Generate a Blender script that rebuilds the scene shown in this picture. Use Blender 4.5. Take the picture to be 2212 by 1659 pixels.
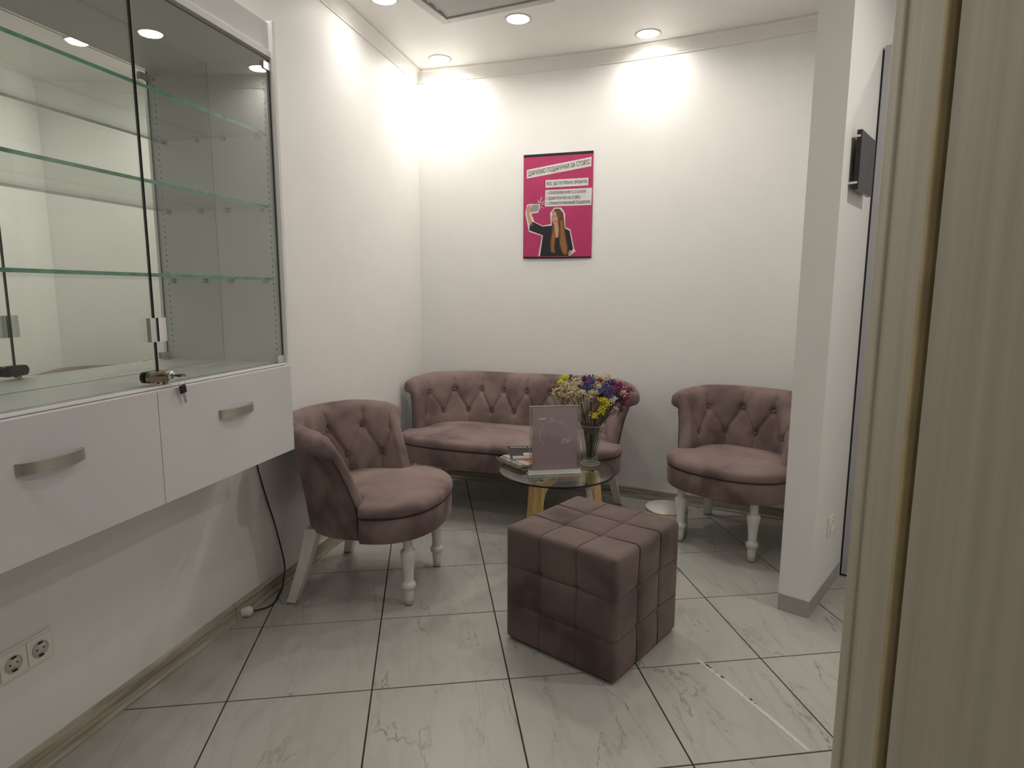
import bpy, bmesh, math, random
from mathutils import Vector, Matrix
from mathutils.geometry import tessellate_polygon
random.seed(7)
SC = bpy.context.scene
COL = SC.collection
PI = math.pi
for o in list(bpy.data.objects):
    bpy.data.objects.remove(o)

# ------------------------------------------------------------------ camera
CAM_H = 1.2817
pitch, roll = -0.14565, 0.00316
cp, sp = math.cos(pitch), math.sin(pitch)
F = Vector((0, cp, sp)); U0 = Vector((0, -sp, cp)); R0 = Vector((1, 0, 0))
Rv = R0 * math.cos(roll) + U0 * math.sin(roll)
Uv = -R0 * math.sin(roll) + U0 * math.cos(roll)
cam = bpy.data.cameras.new('camera')
cam.sensor_width = 36.0
cam.lens = 1353.07 / 2212 * 36
cam.clip_start = 0.02
camo = bpy.data.objects.new('camera', cam)
COL.objects.link(camo)
M = Matrix((Rv, Uv, -F)).transposed().to_4x4()
M.translation = Vector((0, 0, CAM_H))
camo.matrix_world = M
SC.camera = camo

# ------------------------------------------------------------------ world, exposure
w = bpy.data.worlds.new('world'); SC.world = w
w.use_nodes = True
w.node_tree.nodes['Background'].inputs[0].default_value = (0.9, 0.92, 1, 1)
w.node_tree.nodes['Background'].inputs[1].default_value = 0.05
SC.view_settings.view_transform = 'Standard'
SC.view_settings.look = 'None'
SC.view_settings.gamma = 1
SC.view_settings.use_curve_mapping = False
SC.view_settings.exposure = 1.66
LAMP = 9.0           # radiance of each downlight lens
SPOT = 1.10           # watts of each downlight's directed beam
LAMP_COL = (1.0, 0.957, 0.885)
CEIL = 2.684

# ------------------------------------------------------------------ helpers
def tag(o, label=None, cat=None, group=None, kind=None):
    if label: o['label'] = label
    if cat: o['category'] = cat
    if group: o['group'] = group
    if kind: o['kind'] = kind
    return o

def thing(name, label, cat, loc=(0, 0, 0), rz=0, group=None):
    o = bpy.data.objects.new(name, None)
    COL.objects.link(o); o.location = loc; o.rotation_euler = (0, 0, rz)
    o.empty_display_size = 0.1
    return tag(o, label, cat, group)

class MB:
    """collects shapes, links them as one mesh object"""
    def __init__(s): s.bm = bmesh.new()
    def mesh(s, verts, faces, mi=0, smooth=False):
        vs = [s.bm.verts.new(v) for v in verts]
        for f in faces:
            try:
                ff = s.bm.faces.new([vs[i] for i in f]); ff.material_index = mi; ff.smooth = smooth
            except ValueError: pass
        return s
    def box(s, a, b, m=None, mi=0, bev=0.0):
        x0, y0, z0 = [min(a[i], b[i]) for i in range(3)]; x1, y1, z1 = [max(a[i], b[i]) for i in range(3)]
        if bev <= 0:
            v = [(x0,y0,z0),(x1,y0,z0),(x1,y1,z0),(x0,y1,z0),(x0,y0,z1),(x1,y0,z1),(x1,y1,z1),(x0,y1,z1)]
            f = [(0,3,2,1),(4,5,6,7),(0,1,5,4),(1,2,6,5),(2,3,7,6),(3,0,4,7)]
            if m: v = [m @ Vector(p) for p in v]
            return s.mesh(v, f, mi)
        t = bmesh.new()
        vs = [t.verts.new(p) for p in [(x0,y0,z0),(x1,y0,z0),(x1,y1,z0),(x0,y1,z0),(x0,y0,z1),(x1,y0,z1),(x1,y1,z1),(x0,y1,z1)]]
        for f in [(0,3,2,1),(4,5,6,7),(0,1,5,4),(1,2,6,5),(2,3,7,6),(3,0,4,7)]: t.faces.new([vs[i] for i in f])
        bmesh.ops.bevel(t, geom=list(t.edges), offset=bev, segments=2, affect='EDGES', profile=0.6)
        t.verts.index_update()
        v = [m @ q.co if m else q.co.copy() for q in t.verts]
        f = [[q.index for q in ff.verts] for ff in t.faces]
        t.free()
        return s.mesh(v, f, mi)
    def lathe(s, prof, n=28, m=None, mi=0, smooth=True, cap=True):
        v = []; f = []
        for r, z in prof:
            for i in range(n):
                a = 2 * PI * i / n; p = Vector((r * math.cos(a), r * math.sin(a), z)); v.append(m @ p if m else p)
        for j in range(len(prof) - 1):
            for i in range(n):
                k = (i + 1) % n
                f.append((j*n+i, j*n+k, (j+1)*n+k, (j+1)*n+i))
        if cap: f.append([i for i in range(n)][::-1]); f.append([(len(prof)-1)*n + i for i in range(n)])
        return s.mesh(v, f, mi, smooth)
    def tube(s, pts, r, n=8, mi=0, closed=False, m=None, cap=True):
        pts = [Vector(p) for p in pts]; L = len(pts); v = []; f = []
        rr = r if isinstance(r, (list, tuple)) else [r] * L
        prev = None
        for i in range(L):
            if closed: t = pts[(i+1) % L] - pts[i-1]
            else: t = pts[min(i+1, L-1)] - pts[max(i-1, 0)]
            t.normalize()
            if prev is None:
                a = Vector((0, 0, 1)) if abs(t.z) < .9 else Vector((1, 0, 0))
                nrm = t.cross(a).normalized()
            else:
                nrm = (prev - t * prev.dot(t)).normalized()
            prev = nrm; b = t.cross(nrm)
            for k in range(n):
                an = 2 * PI * k / n
                p = pts[i] + (nrm * math.cos(an) + b * math.sin(an)) * rr[i]
                v.append(m @ p if m else p)
        for i in range(L if closed else L - 1):
            j = (i + 1) % L
            for k in range(n):
                l = (k + 1) % n
                f.append((i*n+k, i*n+l, j*n+l, j*n+k))
        if not closed and cap:
            f.append(list(range(n))[::-1]); f.append([(L-1)*n+k for k in range(n)])
        return s.mesh(v, f, mi, True)
    def prism(s, poly, z0, z1, m=None, mi=0, side_mi=None):
        n = len(poly)
        v = [Vector((p[0], p[1], z0)) for p in poly] + [Vector((p[0], p[1], z1)) for p in poly]
        if m: v = [m @ p for p in v]
        vs = [s.bm.verts.new(p) for p in v]
        def F_(ids, k):
            try: s.bm.faces.new([vs[i] for i in ids]).material_index = k
            except ValueError: pass
        F_(list(range(n))[::-1], mi); F_(list(range(n, 2*n)), mi)
        for i in range(n): F_((i, (i+1) % n, n+(i+1) % n, n+i), side_mi if side_mi is not None else mi)
        return s
    def build(s, name, mats, parent=None, smooth=None, merge=False):
        if merge: bmesh.ops.remove_doubles(s.bm, verts=s.bm.verts, dist=1e-5)
        bmesh.ops.recalc_face_normals(s.bm, faces=s.bm.faces)
        me = bpy.data.meshes.new(name); s.bm.to_mesh(me); s.bm.free()
        if smooth is not None:
            for p in me.polygons: p.use_smooth = smooth
        for mm in (mats if isinstance(mats, (list, tuple)) else [mats]): me.materials.append(mm)
        o = bpy.data.objects.new(name, me); COL.objects.link(o)
        if parent is not None: o.parent = parent
        return o

def text_mesh(body, size, mat, name, parent, m, align='LEFT', shear=0, offset=0, extrude=0.0002, xs=1.0):
    c = bpy.data.curves.new('txt', 'FONT'); c.body = body; c.size = size; c.align_x = align
    c.extrude = extrude; c.shear = shear; c.offset = offset; c.resolution_u = 4
    t = bpy.data.objects.new('txt', c); COL.objects.link(t)
    me = bpy.data.meshes.new_from_object(t.evaluated_get(bpy.context.evaluated_depsgraph_get()))
    bpy.data.objects.remove(t)
    for v in me.vertices: v.co = m @ Vector((v.co.x * xs, v.co.y, v.co.z))
    me.materials.clear(); me.materials.append(mat); me.name = name
    o = bpy.data.objects.new(name, me); COL.objects.link(o); o.parent = parent
    return o

def copy_tree(o, parent=None):
    c = o.copy(); COL.objects.link(c)
    if parent is not None: c.parent = parent
    for ch in [x for x in list(bpy.data.objects) if x.parent == o]: copy_tree(ch, c)
    return c

def catmull(P, n):
    out = []
    Q = [P[0]] + list(P) + [P[-1]]
    for i in range(1, len(Q) - 2):
        for k in range(n):
            t = k / n
            out.append(tuple(0.5 * ((2*Q[i][d]) + (Q[i+1][d]-Q[i-1][d])*t + (2*Q[i-1][d]-5*Q[i][d]+4*Q[i+1][d]-Q[i+2][d])*t*t
                       + (-Q[i-1][d]+3*Q[i][d]-3*Q[i+1][d]+Q[i+2][d])*t**3) for d in range(len(P[0]))))
    out.append(tuple(P[-1]))
    return out

def sstep(a, b, x):
    t = max(0, min(1, (x - a) / (b - a))); return t * t * (3 - 2 * t)

# ------------------------------------------------------------------ materials
def mat(name, col, rough=0.5, metal=0, spec=0.5, sheen=0, coat=0, emit=None, estr=0, trans=0, ior=1.45):
    m = bpy.data.materials.new(name); m.use_nodes = True
    b = m.node_tree.nodes['Principled BSDF']
    b.inputs['Base Color'].default_value = (*col, 1)
    b.inputs['Roughness'].default_value = rough
    b.inputs['Metallic'].default_value = metal
    b.inputs['Specular IOR Level'].default_value = spec
    b.inputs['Sheen Weight'].default_value = sheen
    b.inputs['Coat Weight'].default_value = coat
    b.inputs['Transmission Weight'].default_value = trans
    b.inputs['IOR'].default_value = ior
    if emit:
        b.inputs['Emission Color'].default_value = (*emit, 1); b.inputs['Emission Strength'].default_value = estr
    return m

def N(m, t, **kw):
    n = m.node_tree.nodes.new(t)
    for k, v in kw.items(): setattr(n, k, v)
    return n

def link(m, a, b): m.node_tree.links.new(a, b)

def noisy(name, c1, c2, scale, rough, detail=4, stretch=(1, 1, 1), bump=0, bscale=None, coords='Object', lo=.35, hi=.65, **kw):
    m = mat(name, c1, rough, **kw)
    b = m.node_tree.nodes['Principled BSDF']
    tc = N(m, 'ShaderNodeTexCoord'); mp = N(m, 'ShaderNodeMapping'); mp.inputs['Scale'].default_value = stretch
    no = N(m, 'ShaderNodeTexNoise'); no.inputs['Scale'].default_value = scale; no.inputs['Detail'].default_value = detail
    cr = N(m, 'ShaderNodeValToRGB')
    cr.color_ramp.elements[0].position = lo; cr.color_ramp.elements[0].color = (*c1, 1)
    cr.color_ramp.elements[1].position = hi; cr.color_ramp.elements[1].color = (*c2, 1)
    link(m, tc.outputs[coords], mp.inputs[0]); link(m, mp.outputs[0], no.inputs['Vector'])
    link(m, no.outputs[0], cr.inputs[0]); link(m, cr.outputs[0], b.inputs['Base Color'])
    if bump:
        n2 = N(m, 'ShaderNodeTexNoise'); n2.inputs['Scale'].default_value = bscale or scale; n2.inputs['Detail'].default_value = 3
        bp = N(m, 'ShaderNodeBump'); bp.inputs['Strength'].default_value = bump; bp.inputs['Distance'].default_value = 0.002
        link(m, mp.outputs[0], n2.inputs['Vector']); link(m, n2.outputs[0], bp.inputs['Height']); link(m, bp.outputs[0], b.inputs['Normal'])
    return m

def thin_glass(name, tint, rough=0.0):
    m = bpy.data.materials.new(name); m.use_nodes = True
    nt = m.node_tree; nt.nodes.remove(nt.nodes['Principled BSDF']); out = nt.nodes['Material Output']
    tr = N(m, 'ShaderNodeBsdfTransparent'); tr.inputs[0].default_value = (*tint, 1)
    gl = N(m, 'ShaderNodeBsdfGlossy'); gl.inputs['Roughness'].default_value = rough; gl.inputs[0].default_value = (1, 1, 1, 1)
    geo = N(m, 'ShaderNodeNewGeometry'); mx = N(m, 'ShaderNodeMix'); mx.data_type = 'FLOAT'
    mx.inputs['A'].default_value = 1.5; mx.inputs['B'].default_value = 1 / 1.5
    fr = N(m, 'ShaderNodeFresnel'); ms = N(m, 'ShaderNodeMixShader')
    link(m, geo.outputs['Backfacing'], mx.inputs['Factor']); link(m, mx.outputs['Result'], fr.inputs['IOR'])
    link(m, fr.outputs[0], ms.inputs[0]); link(m, tr.outputs[0], ms.inputs[1]); link(m, gl.outputs[0], ms.inputs[2])
    link(m, ms.outputs[0], out.inputs[0])
    return m

def marble(name, base, vein, rough=0.28, scale=1.0, per_tile=True):
    m = mat(name, base, rough, spec=0.5)
    b = m.node_tree.nodes['Principled BSDF']
    tc = N(m, 'ShaderNodeTexCoord'); add = N(m, 'ShaderNodeVectorMath', operation='ADD')
    oi = N(m, 'ShaderNodeObjectInfo'); mul = N(m, 'ShaderNodeVectorMath', operation='SCALE'); mul.inputs['Scale'].default_value = 37.0 if per_tile else 0
    cmb = N(m, 'ShaderNodeCombineXYZ'); link(m, oi.outputs['Random'], cmb.inputs[0]); link(m, oi.outputs['Random'], cmb.inputs[1])
    link(m, cmb.outputs[0], mul.inputs[0]); link(m, tc.outputs['Object'], add.inputs[0]); link(m, mul.outputs[0], add.inputs[1])
    mp = N(m, 'ShaderNodeMapping'); mp.inputs['Rotation'].default_value = (0, 0, 0.75); mp.inputs['Scale'].default_value = (scale*4.2, scale*1.0, scale)
    link(m, add.outputs[0], mp.inputs[0])
    def vein_at(sc, width, dist, det=7):
        n = N(m, 'ShaderNodeTexNoise'); n.inputs['Scale'].default_value = sc; n.inputs['Detail'].default_value = det
        n.inputs['Roughness'].default_value = 0.55; n.inputs['Distortion'].default_value = dist
        link(m, mp.outputs[0], n.inputs['Vector'])
        s = N(m, 'ShaderNodeMath', operation='SUBTRACT'); s.inputs[1].default_value = 0.5; link(m, n.outputs[0], s.inputs[0])
        a = N(m, 'ShaderNodeMath', operation='ABSOLUTE'); link(m, s.outputs[0], a.inputs[0])
        r = N(m, 'ShaderNodeMapRange'); r.inputs['From Min'].default_value = 0; r.inputs['From Max'].default_value = width
        r.inputs['To Min'].default_value = 1; r.inputs['To Max'].default_value = 0; link(m, a.outputs[0], r.inputs['Value'])
        return r.outputs[0]
    v1 = vein_at(1.1, 0.0065, 0.15, 6); v2 = vein_at(2.2, 0.05, 0.2, 3)
    msk = N(m, 'ShaderNodeTexNoise'); msk.inputs['Scale'].default_value = 2.2; link(m, mp.outputs[0], msk.inputs['Vector'])
    mr = N(m, 'ShaderNodeMapRange'); mr.inputs['From Min'].default_value = .42; mr.inputs['From Max'].default_value = .6; link(m, msk.outputs[0], mr.inputs['Value'])
    k1 = N(m, 'ShaderNodeMath', operation='MULTIPLY'); link(m, v1, k1.inputs[0]); link(m, mr.outputs[0], k1.inputs[1])
    k2 = N(m, 'ShaderNodeMath', operation='MULTIPLY'); link(m, v2, k2.inputs[0]); k2.inputs[1].default_value = 0.16
    sm = N(m, 'ShaderNodeMath', operation='ADD'); sm.use_clamp = True; link(m, k1.outputs[0], sm.inputs[0]); link(m, k2.outputs[0], sm.inputs[1])
    mix = N(m, 'ShaderNodeMix'); mix.data_type = 'RGBA'
    mix.inputs['A'].default_value = (*base, 1); mix.inputs['B'].default_value = (*vein, 1)
    link(m, sm.outputs[0], mix.inputs['Factor']); link(m, mix.outputs['Result'], b.inputs['Base Color'])
    return m

M_wall = noisy('wall_paint', (.85, .84, .815), (.87, .86, .835), 6, .55, bump=.05, bscale=60)
M_ceil = noisy('ceiling_paint', (.84, .82, .79), (.86, .84, .81), 5, .5)
M_trim = noisy('cornice_paint', (.78, .76, .72), (.81, .79, .75), 9, .5)
M_tile = marble('marble_tile', (.44, .43, .392), (.25, .225, .19))
M_grout = noisy('grout', (.030, .024, .015), (.05, .04, .028), 40, .9)
M_base = noisy('grey_oak_skirting', (.27, .24, .18), (.52, .48, .39), 3.2, .5, detail=9, stretch=(1.2, 1.2, 26), bump=.2)
M_white = noisy('white_laminate', (.74, .72, .74), (.77, .75, .77), 3, .35)
M_win = noisy('white_cabinet_interior', (.88, .87, .86), (.90, .89, .88), 3, .4)
M_white2 = noisy('white_lacquer', (.72, .71, .67), (.78, .77, .73), 20, .3)
M_grey = noisy('grey_laminate', (.42, .41, .43), (.46, .45, .47), 4, .4)
M_pillar = M_wall
M_mirror = noisy('mirror_silver', (.90, .92, .90), (.91, .93, .91), 2, 0.0, metal=1)
M_glass = thin_glass('door_glass', (.975, .987, .974))
M_shelfglass = thin_glass('shelf_glass', (.945, .97, .955))
M_vaseglass = thin_glass('vase_glass', (.90, .93, .90))
M_acryl = thin_glass('clear_acrylic', (.93, .93, .93))
M_acredge = mat('acrylic_edge', (.42, .42, .42), .2, spec=.6)
M_bead = mat('frosted_acrylic', (.50, .50, .50), .3, spec=.6)
M_green = noisy('green_glass_edge', (.03, .22, .13), (.08, .36, .25), 30, .15, spec=.8, stretch=(1, 1, 1))
M_darkedge = noisy('dark_glass_edge', (.004, .010, .008), (.007, .015, .011), 20, .35)
M_tint = thin_glass('table_glass', (.86, .90, .88))
M_alu = noisy('brushed_aluminium', (.50, .49, .44), (.60, .59, .53), 20, .38, metal=.85, stretch=(1, 1, 40))
M_chrome = noisy('chrome', (.75, .75, .78), (.85, .85, .88), 4, .08, metal=1)
M_bronze = noisy('worn_chrome', (.42, .36, .28), (.62, .56, .46), 30, .18, metal=1)
M_black = noisy('black_plastic', (.010, .010, .012), (.02, .02, .022), 30, .4)
M_blacks = noisy('black_panel', (.045, .045, .048), (.055, .055, .058), 10, .28)
M_lens = mat('lamp_lens', (1, 1, 1), .5, emit=LAMP_COL, estr=LAMP)
M_rim = noisy('lamp_rim', (.55, .54, .55), (.6, .59, .6), 10, .35)
M_vent = noisy('vent_plastic', (.50, .49, .47), (.55, .54, .52), 8, .4)
M_ventd = noisy('vent_shadow_gap', (.12, .115, .11), (.16, .155, .15), 8, .6)
M_wood = noisy('oiled_beech', (.50, .30, .10), (.70, .47, .21), 3, .42, detail=8, stretch=(14, 14, 1.5), bump=.1)
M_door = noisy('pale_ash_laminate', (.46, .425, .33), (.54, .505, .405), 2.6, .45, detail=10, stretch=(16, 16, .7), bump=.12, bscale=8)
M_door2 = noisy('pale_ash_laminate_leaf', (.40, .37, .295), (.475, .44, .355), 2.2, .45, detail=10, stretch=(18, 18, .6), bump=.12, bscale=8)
M_seal = noisy('yellowed_door_seal', (.42, .34, .19), (.50, .41, .24), 12, .5)
M_sealdark = noisy('brown_rebate', (.13, .095, .05), (.17, .13, .075), 12, .7)
M_card = noisy('paper_white', (.72, .70, .66), (.78, .76, .72), 30, .6)
M_plastic = noisy('white_plastic', (.80, .78, .73), (.84, .82, .77), 20, .35)
M_socketin = noisy('socket_recess', (.58, .56, .50), (.64, .62, .55), 20, .4)
M_tape = noisy('worn_white_tape', (.54, .52, .46), (.64, .62, .56), 60, .6)
M_brown = noisy('dirt_spots', (.07, .05, .03), (.12, .09, .05), 30, .8)
M_gold = noisy('gold_rim', (.60, .42, .14), (.72, .52, .2), 20, .25, metal=1)
M_binm = marble('bin_marble', (.62, .60, .57), (.25, .23, .22), rough=.3, scale=4, per_tile=False)

def velvet(name, dark=1.0):
    m = mat(name, (.2, .14, .14), .75, sheen=.30, spec=.25)
    b = m.node_tree.nodes['Principled BSDF']
    b.inputs['Sheen Roughness'].default_value = .35
    b.inputs['Sheen Tint'].default_value = (.95, .78, .74, 1)
    tc = N(m, 'ShaderNodeTexCoord')
    n1 = N(m, 'ShaderNodeTexNoise'); n1.inputs['Scale'].default_value = 4.2; n1.inputs['Detail'].default_value = 3; n1.inputs['Distortion'].default_value = .35
    link(m, tc.outputs['Object'], n1.inputs['Vector'])
    cr = N(m, 'ShaderNodeValToRGB')
    cr.color_ramp.elements[0].position = .36; cr.color_ramp.elements[0].color = (.140*dark, .096*dark, .093*dark, 1)
    cr.color_ramp.elements[1].position = .66; cr.color_ramp.elements[1].color = (.290*dark, .215*dark, .196*dark, 1)
    e = cr.color_ramp.elements.new(.47); e.color = (.220*dark, .157*dark, .147*dark, 1)
    link(m, n1.outputs[0], cr.inputs[0]); link(m, cr.outputs[0], b.inputs['Base Color'])
    n2 = N(m, 'ShaderNodeTexNoise'); n2.inputs['Scale'].default_value = 350; n2.inputs['Detail'].default_value = 2
    bp = N(m, 'ShaderNodeBump'); bp.inputs['Strength'].default_value = .15; bp.inputs['Distance'].default_value = .001
    link(m, tc.outputs['Object'], n2.inputs['Vector']); link(m, n2.outputs[0], bp.inputs['Height']); link(m, bp.outputs[0], b.inputs['Normal'])
    return m
M_velvet = velvet('mauve_velvet')
M_velvet_p = velvet('mauve_velvet_pouf', .62)
M_pipe = noisy('dark_piping', (.025, .016, .016), (.04, .026, .026), 60, .8)
M_btn = noisy('velvet_button', (.12, .075, .072), (.17, .11, .10), 40, .8, sheen=.3)

# ------------------------------------------------------------------ room layout (metres)
T = 0.45
ANG = math.radians(13.3)
UW = Vector((math.sin(ANG), math.cos(ANG), 0)); NW = Vector((math.cos(ANG), -math.sin(ANG), 0))
def CW(u, d, z=0): return UW * u + NW * d + Vector((0, 0, z))
# matrix whose local x = along wall (u), y = out of the wall (n), z up; origin on plane offset 0
MW = Matrix(((UW.x, NW.x, 0, 0), (UW.y, NW.y, 0, 0), (0, 0, 1, 0), (0, 0, 0, 1)))
DWALL = -1.587
corner = CW(0, DWALL); tcor = (4.284 - corner.dot(UW))
back = [(-1.378, 9.521), (-.374, 9.240), (.5, 8.965), (1.35, 8.665), (2.4, 8.175), (3.457, 7.645), (4.6, 6.98)]
back = [(x * T, y * T) for x, y in back]
# corner point: intersect left wall with first back point
c0 = Vector((back[0][0], back[0][1], 0)); c0 = c0 + NW * (DWALL - c0.dot(NW)); back[0] = (c0.x, c0.y)
backs = catmull(back, 7)

def wall_strip(name, pts, z0, z1, thick, side, m):
    """vertical wall following pts, thickness on the given side (+1 = left of direction)"""
    b = MB(); n = len(pts); outer = []
    for i in range(n):
        a = Vector(pts[max(i-1, 0)]).to_3d(); c = Vector(pts[min(i+1, n-1)]).to_3d(); d = (c - a).normalized()
        outer.append(Vector(pts[i]).to_3d() + Vector((-d.y, d.x, 0)) * thick * side)
    v = [Vector((p[0], p[1], z0)) for p in pts] + [Vector((p[0], p[1], z1)) for p in pts] + \
        [Vector((p.x, p.y, z0)) for p in outer] + [Vector((p.x, p.y, z1)) for p in outer]
    f = []
    for i in range(n - 1):
        f += [(i, i+1, n+i+1, n+i), (2*n+i, 3*n+i, 3*n+i+1, 2*n+i+1), (n+i, n+i+1, 3*n+i+1, 3*n+i), (i, 2*n+i, 2*n+i+1, i+1)]
    f += [(0, n, 3*n, 2*n), (n-1, 2*n+n-1, 3*n+n-1, n+n-1)]
    b.mesh(v, f)
    return tag(b.build(name, m), kind='structure')

left_pts = [tuple((CW(-1.9, DWALL))[:2]), tuple(c0[:2])]
wl = wall_strip('wall_left', [(CW(-1.9, DWALL).x, CW(-1.9, DWALL).y), (c0.x, c0.y)], 0, CEIL, .12, 1, M_wall)
wall_strip('wall_back', backs, 0, CEIL, .12, 1, M_wall)
wall_strip('wall_right', [(3.3, -2.0), (3.3, 4.2)], 0, CEIL, .12, -1, M_wall)
wall_strip('wall_near', [(-2.2, -2.0), (3.3, -2.0)], 0, CEIL, .12, -1, M_wall)
wall_strip('wall_far', [(back[-1][0], back[-1][1]), (3.3, 3.1)], 0, CEIL, .12, 1, M_wall)
# doorway wall to the right of the camera
b = MB(); b.box((.60, .86, 0), (3.3, .945, CEIL)); tag(b.build('wall_front', M_wall), kind='structure')
# ceiling
b = MB(); b.box((-3.4, -2.3, CEIL), (3.6, 4.8, CEIL + .1)); tag(b.build('ceiling', M_ceil), kind='structure')

# floor: grout bed and individual tiles
b = MB(); b.box((-3.0, -2.2, -.06), (3.5, 4.6, -.003)); floor = tag(b.build('floor', M_grout), kind='structure')
TH = 0.13716
def clip(poly, px, py, nx, ny):
    out = []
    for i in range(len(poly)):
        a = poly[i]; c = poly[(i+1) % len(poly)]
        da = (a[0]-px)*nx + (a[1]-py)*ny; dc = (c[0]-px)*nx + (c[1]-py)*ny
        if da >= 0: out.append(a)
        if (da >= 0) != (dc >= 0):
            t = da / (da - dc); out.append((a[0]+(c[0]-a[0])*t, a[1]+(c[1]-a[1])*t))
    return out
planes = [(c0.x, c0.y, NW.x, NW.y), (0, -2.0, 0, 1), (3.3, 0, -1, 0)]
bb = back
for i in range(len(bb) - 1):
    d = Vector((bb[i+1][0]-bb[i][0], bb[i+1][1]-bb[i][1])).normalized(); planes.append((bb[i][0], bb[i][1], d.y, -d.x))
g = 0.0026; tilemesh = None
for i in range(-12, 15):
    for j in range(-12, 16):
        q = []
        for a, c in ((g/T, g/T), (1-g/T, g/T), (1-g/T, 1-g/T), (g/T, 1-g/T)):
            gi, gj = i + a, j + c
            q.append(((-1.86 + math.cos(TH)*gi - math.sin(TH)*gj) * T, (3.03349 + math.sin(TH)*gi + math.cos(TH)*gj) * T))
        full = q
        for pl in planes:
            q = clip(q, *pl)
            if len(q) < 3: break
        if len(q) < 3: continue
        cx, cy = (full[0][0]+full[2][0])/2, (full[0][1]+full[2][1])/2
        if cy < -1.2: continue
        uncut = len(q) == 4 and all(abs(a[0]-c[0]) + abs(a[1]-c[1]) < 1e-9 for a, c in zip(q, full))
        if uncut and tilemesh:
            o = bpy.data.objects.new('tile', tilemesh); COL.objects.link(o); o.parent = floor
        else:
            t = MB(); mm = Matrix.Rotation(-TH, 4, 'Z') @ Matrix.Translation((-cx, -cy, 0))
            pts = [mm @ Vector((p[0], p[1], 0)) for p in q]
            c = sum(pts, Vector()) / len(pts)
            n = len(pts)
            inn = [p + (c - p).normalized() * .0005 for p in pts]
            v = [Vector((p.x, p.y, -.003)) for p in pts] + [Vector((p.x, p.y, -.0003)) for p in pts] + [Vector((p.x, p.y, 0)) for p in inn]
            f = [(k, (k+1) % n, n+(k+1) % n, n+k) for k in range(n)] + [(n+k, n+(k+1) % n, 2*n+(k+1) % n, 2*n+k) for k in range(n)] + [tuple(range(2*n, 3*n))]
            t.mesh(v, f); o = t.build('tile', M_tile, floor)
            if uncut: tilemesh = o.data
        o.location = (cx, cy, 0); o.rotation_euler = (0, 0, TH)

# swept trims
def sweep(name, prof, pts, m, closed=False, parent=None, kind='structure', side=1, caps=True):
    """prof: (offset into the room, z); pts path; room on the right of direction when side=1"""
    b = MB(); n = len(pts); k = len(prof); v = []
    for i in range(n):
        P = Vector(pts[i]).to_3d()
        d1 = (P - Vector(pts[i-1]).to_3d()).normalized() if i > 0 else None
        d2 = (Vector(pts[i+1]).to_3d() - P).normalized() if i < n-1 else None
        d1 = d1 or d2; d2 = d2 or d1
        n1 = Vector((d1.y, -d1.x, 0)); n2 = Vector((d2.y, -d2.x, 0)); nn = (n1 + n2).normalized(); s = 1 / max(.3, nn.dot(n1))
        for o_, z in prof: v.append(P + nn * (o_ * s * side) + Vector((0, 0, z)))
    f = []
    for i in range(n - 1):
        for j in range(k):
            l = (j + 1) % k; f.append((i*k+j, i*k+l, (i+1)*k+l, (i+1)*k+j))
    if caps: f += [tuple(range(k)), tuple((n-1)*k + j for j in range(k))]
    b.mesh(v, f)
    return tag(b.build(name, m, parent), kind=kind)

room_path = [(CW(-1.9, DWALL).x, CW(-1.9, DWALL).y)] + list(backs)
corn = [(0, CEIL-.074), (.006, CEIL-.074), (.006, CEIL-.066), (.010, CEIL-.060), (.016, CEIL-.040), (.026, CEIL-.018), (.036, CEIL-.010), (.036, CEIL-.0005), (0, CEIL-.0005)]
sweep('trim_1', corn, room_path, M_trim)
skirt = [(0, 0.0005), (.020, 0.0005), (.020, .006), (.016, .014), (.0145, .022), (.0145, .060), (.012, .067), (.004, .071), (0, .071)]
sweep('baseboard_left', skirt, [(CW(-1.9, DWALL).x, CW(-1.9, DWALL).y), (CW(1.985, DWALL).x, CW(1.985, DWALL).y)], M_base)
sweep('baseboard_left', skirt, [(CW(1.987, DWALL).x, CW(1.987, DWALL).y), (c0.x, c0.y)], M_base)
sweep('baseboard_back', skirt, backs, M_base)
cap = [(0, .0005), (.0225, .0005), (.0225, .007), (.018, .015), (.017, .023), (.017, .062), (.013, .070), (.004, .073), (0, .073)]
sweep('baseboard_left', cap, [(CW(1.980, DWALL).x, CW(1.980, DWALL).y), (CW(1.992, DWALL).x, CW(1.992, DWALL).y)], M_base)

# partition with its end pillar
PD = Vector((.640, .768, 0)).normalized(); PN = Vector((PD.y, -PD.x, 0))      # PN points to the corridor side (right)
PC = Vector((1.180, 2.330, 0))                                                # front right corner of the end face
PW = .118
def PP(t, e, z=0): return PC + PD * t + PN * e + Vector((0, 0, z))            # e: distance out of the right face
MP = Matrix(((PD.x, PN.x, 0, PC.x), (PD.y, PN.y, 0, PC.y), (0, 0, 1, 0), (0, 0, 0, 1)))
b = MB(); b.box((0, -PW, 0), (1.26, 0, CEIL), MP); tag(b.build('wall_partition', M_pillar), kind='structure')
sk2 = [(-o_, z) for o_, z in skirt]
path = [tuple(PP(1.22, -PW)[:2]), tuple(PP(0, -PW)[:2]), tuple(PP(0, 0)[:2]), tuple(PP(.492, 0)[:2])]
sweep('baseboard_partition', sk2, path, M_base, side=1)

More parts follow.
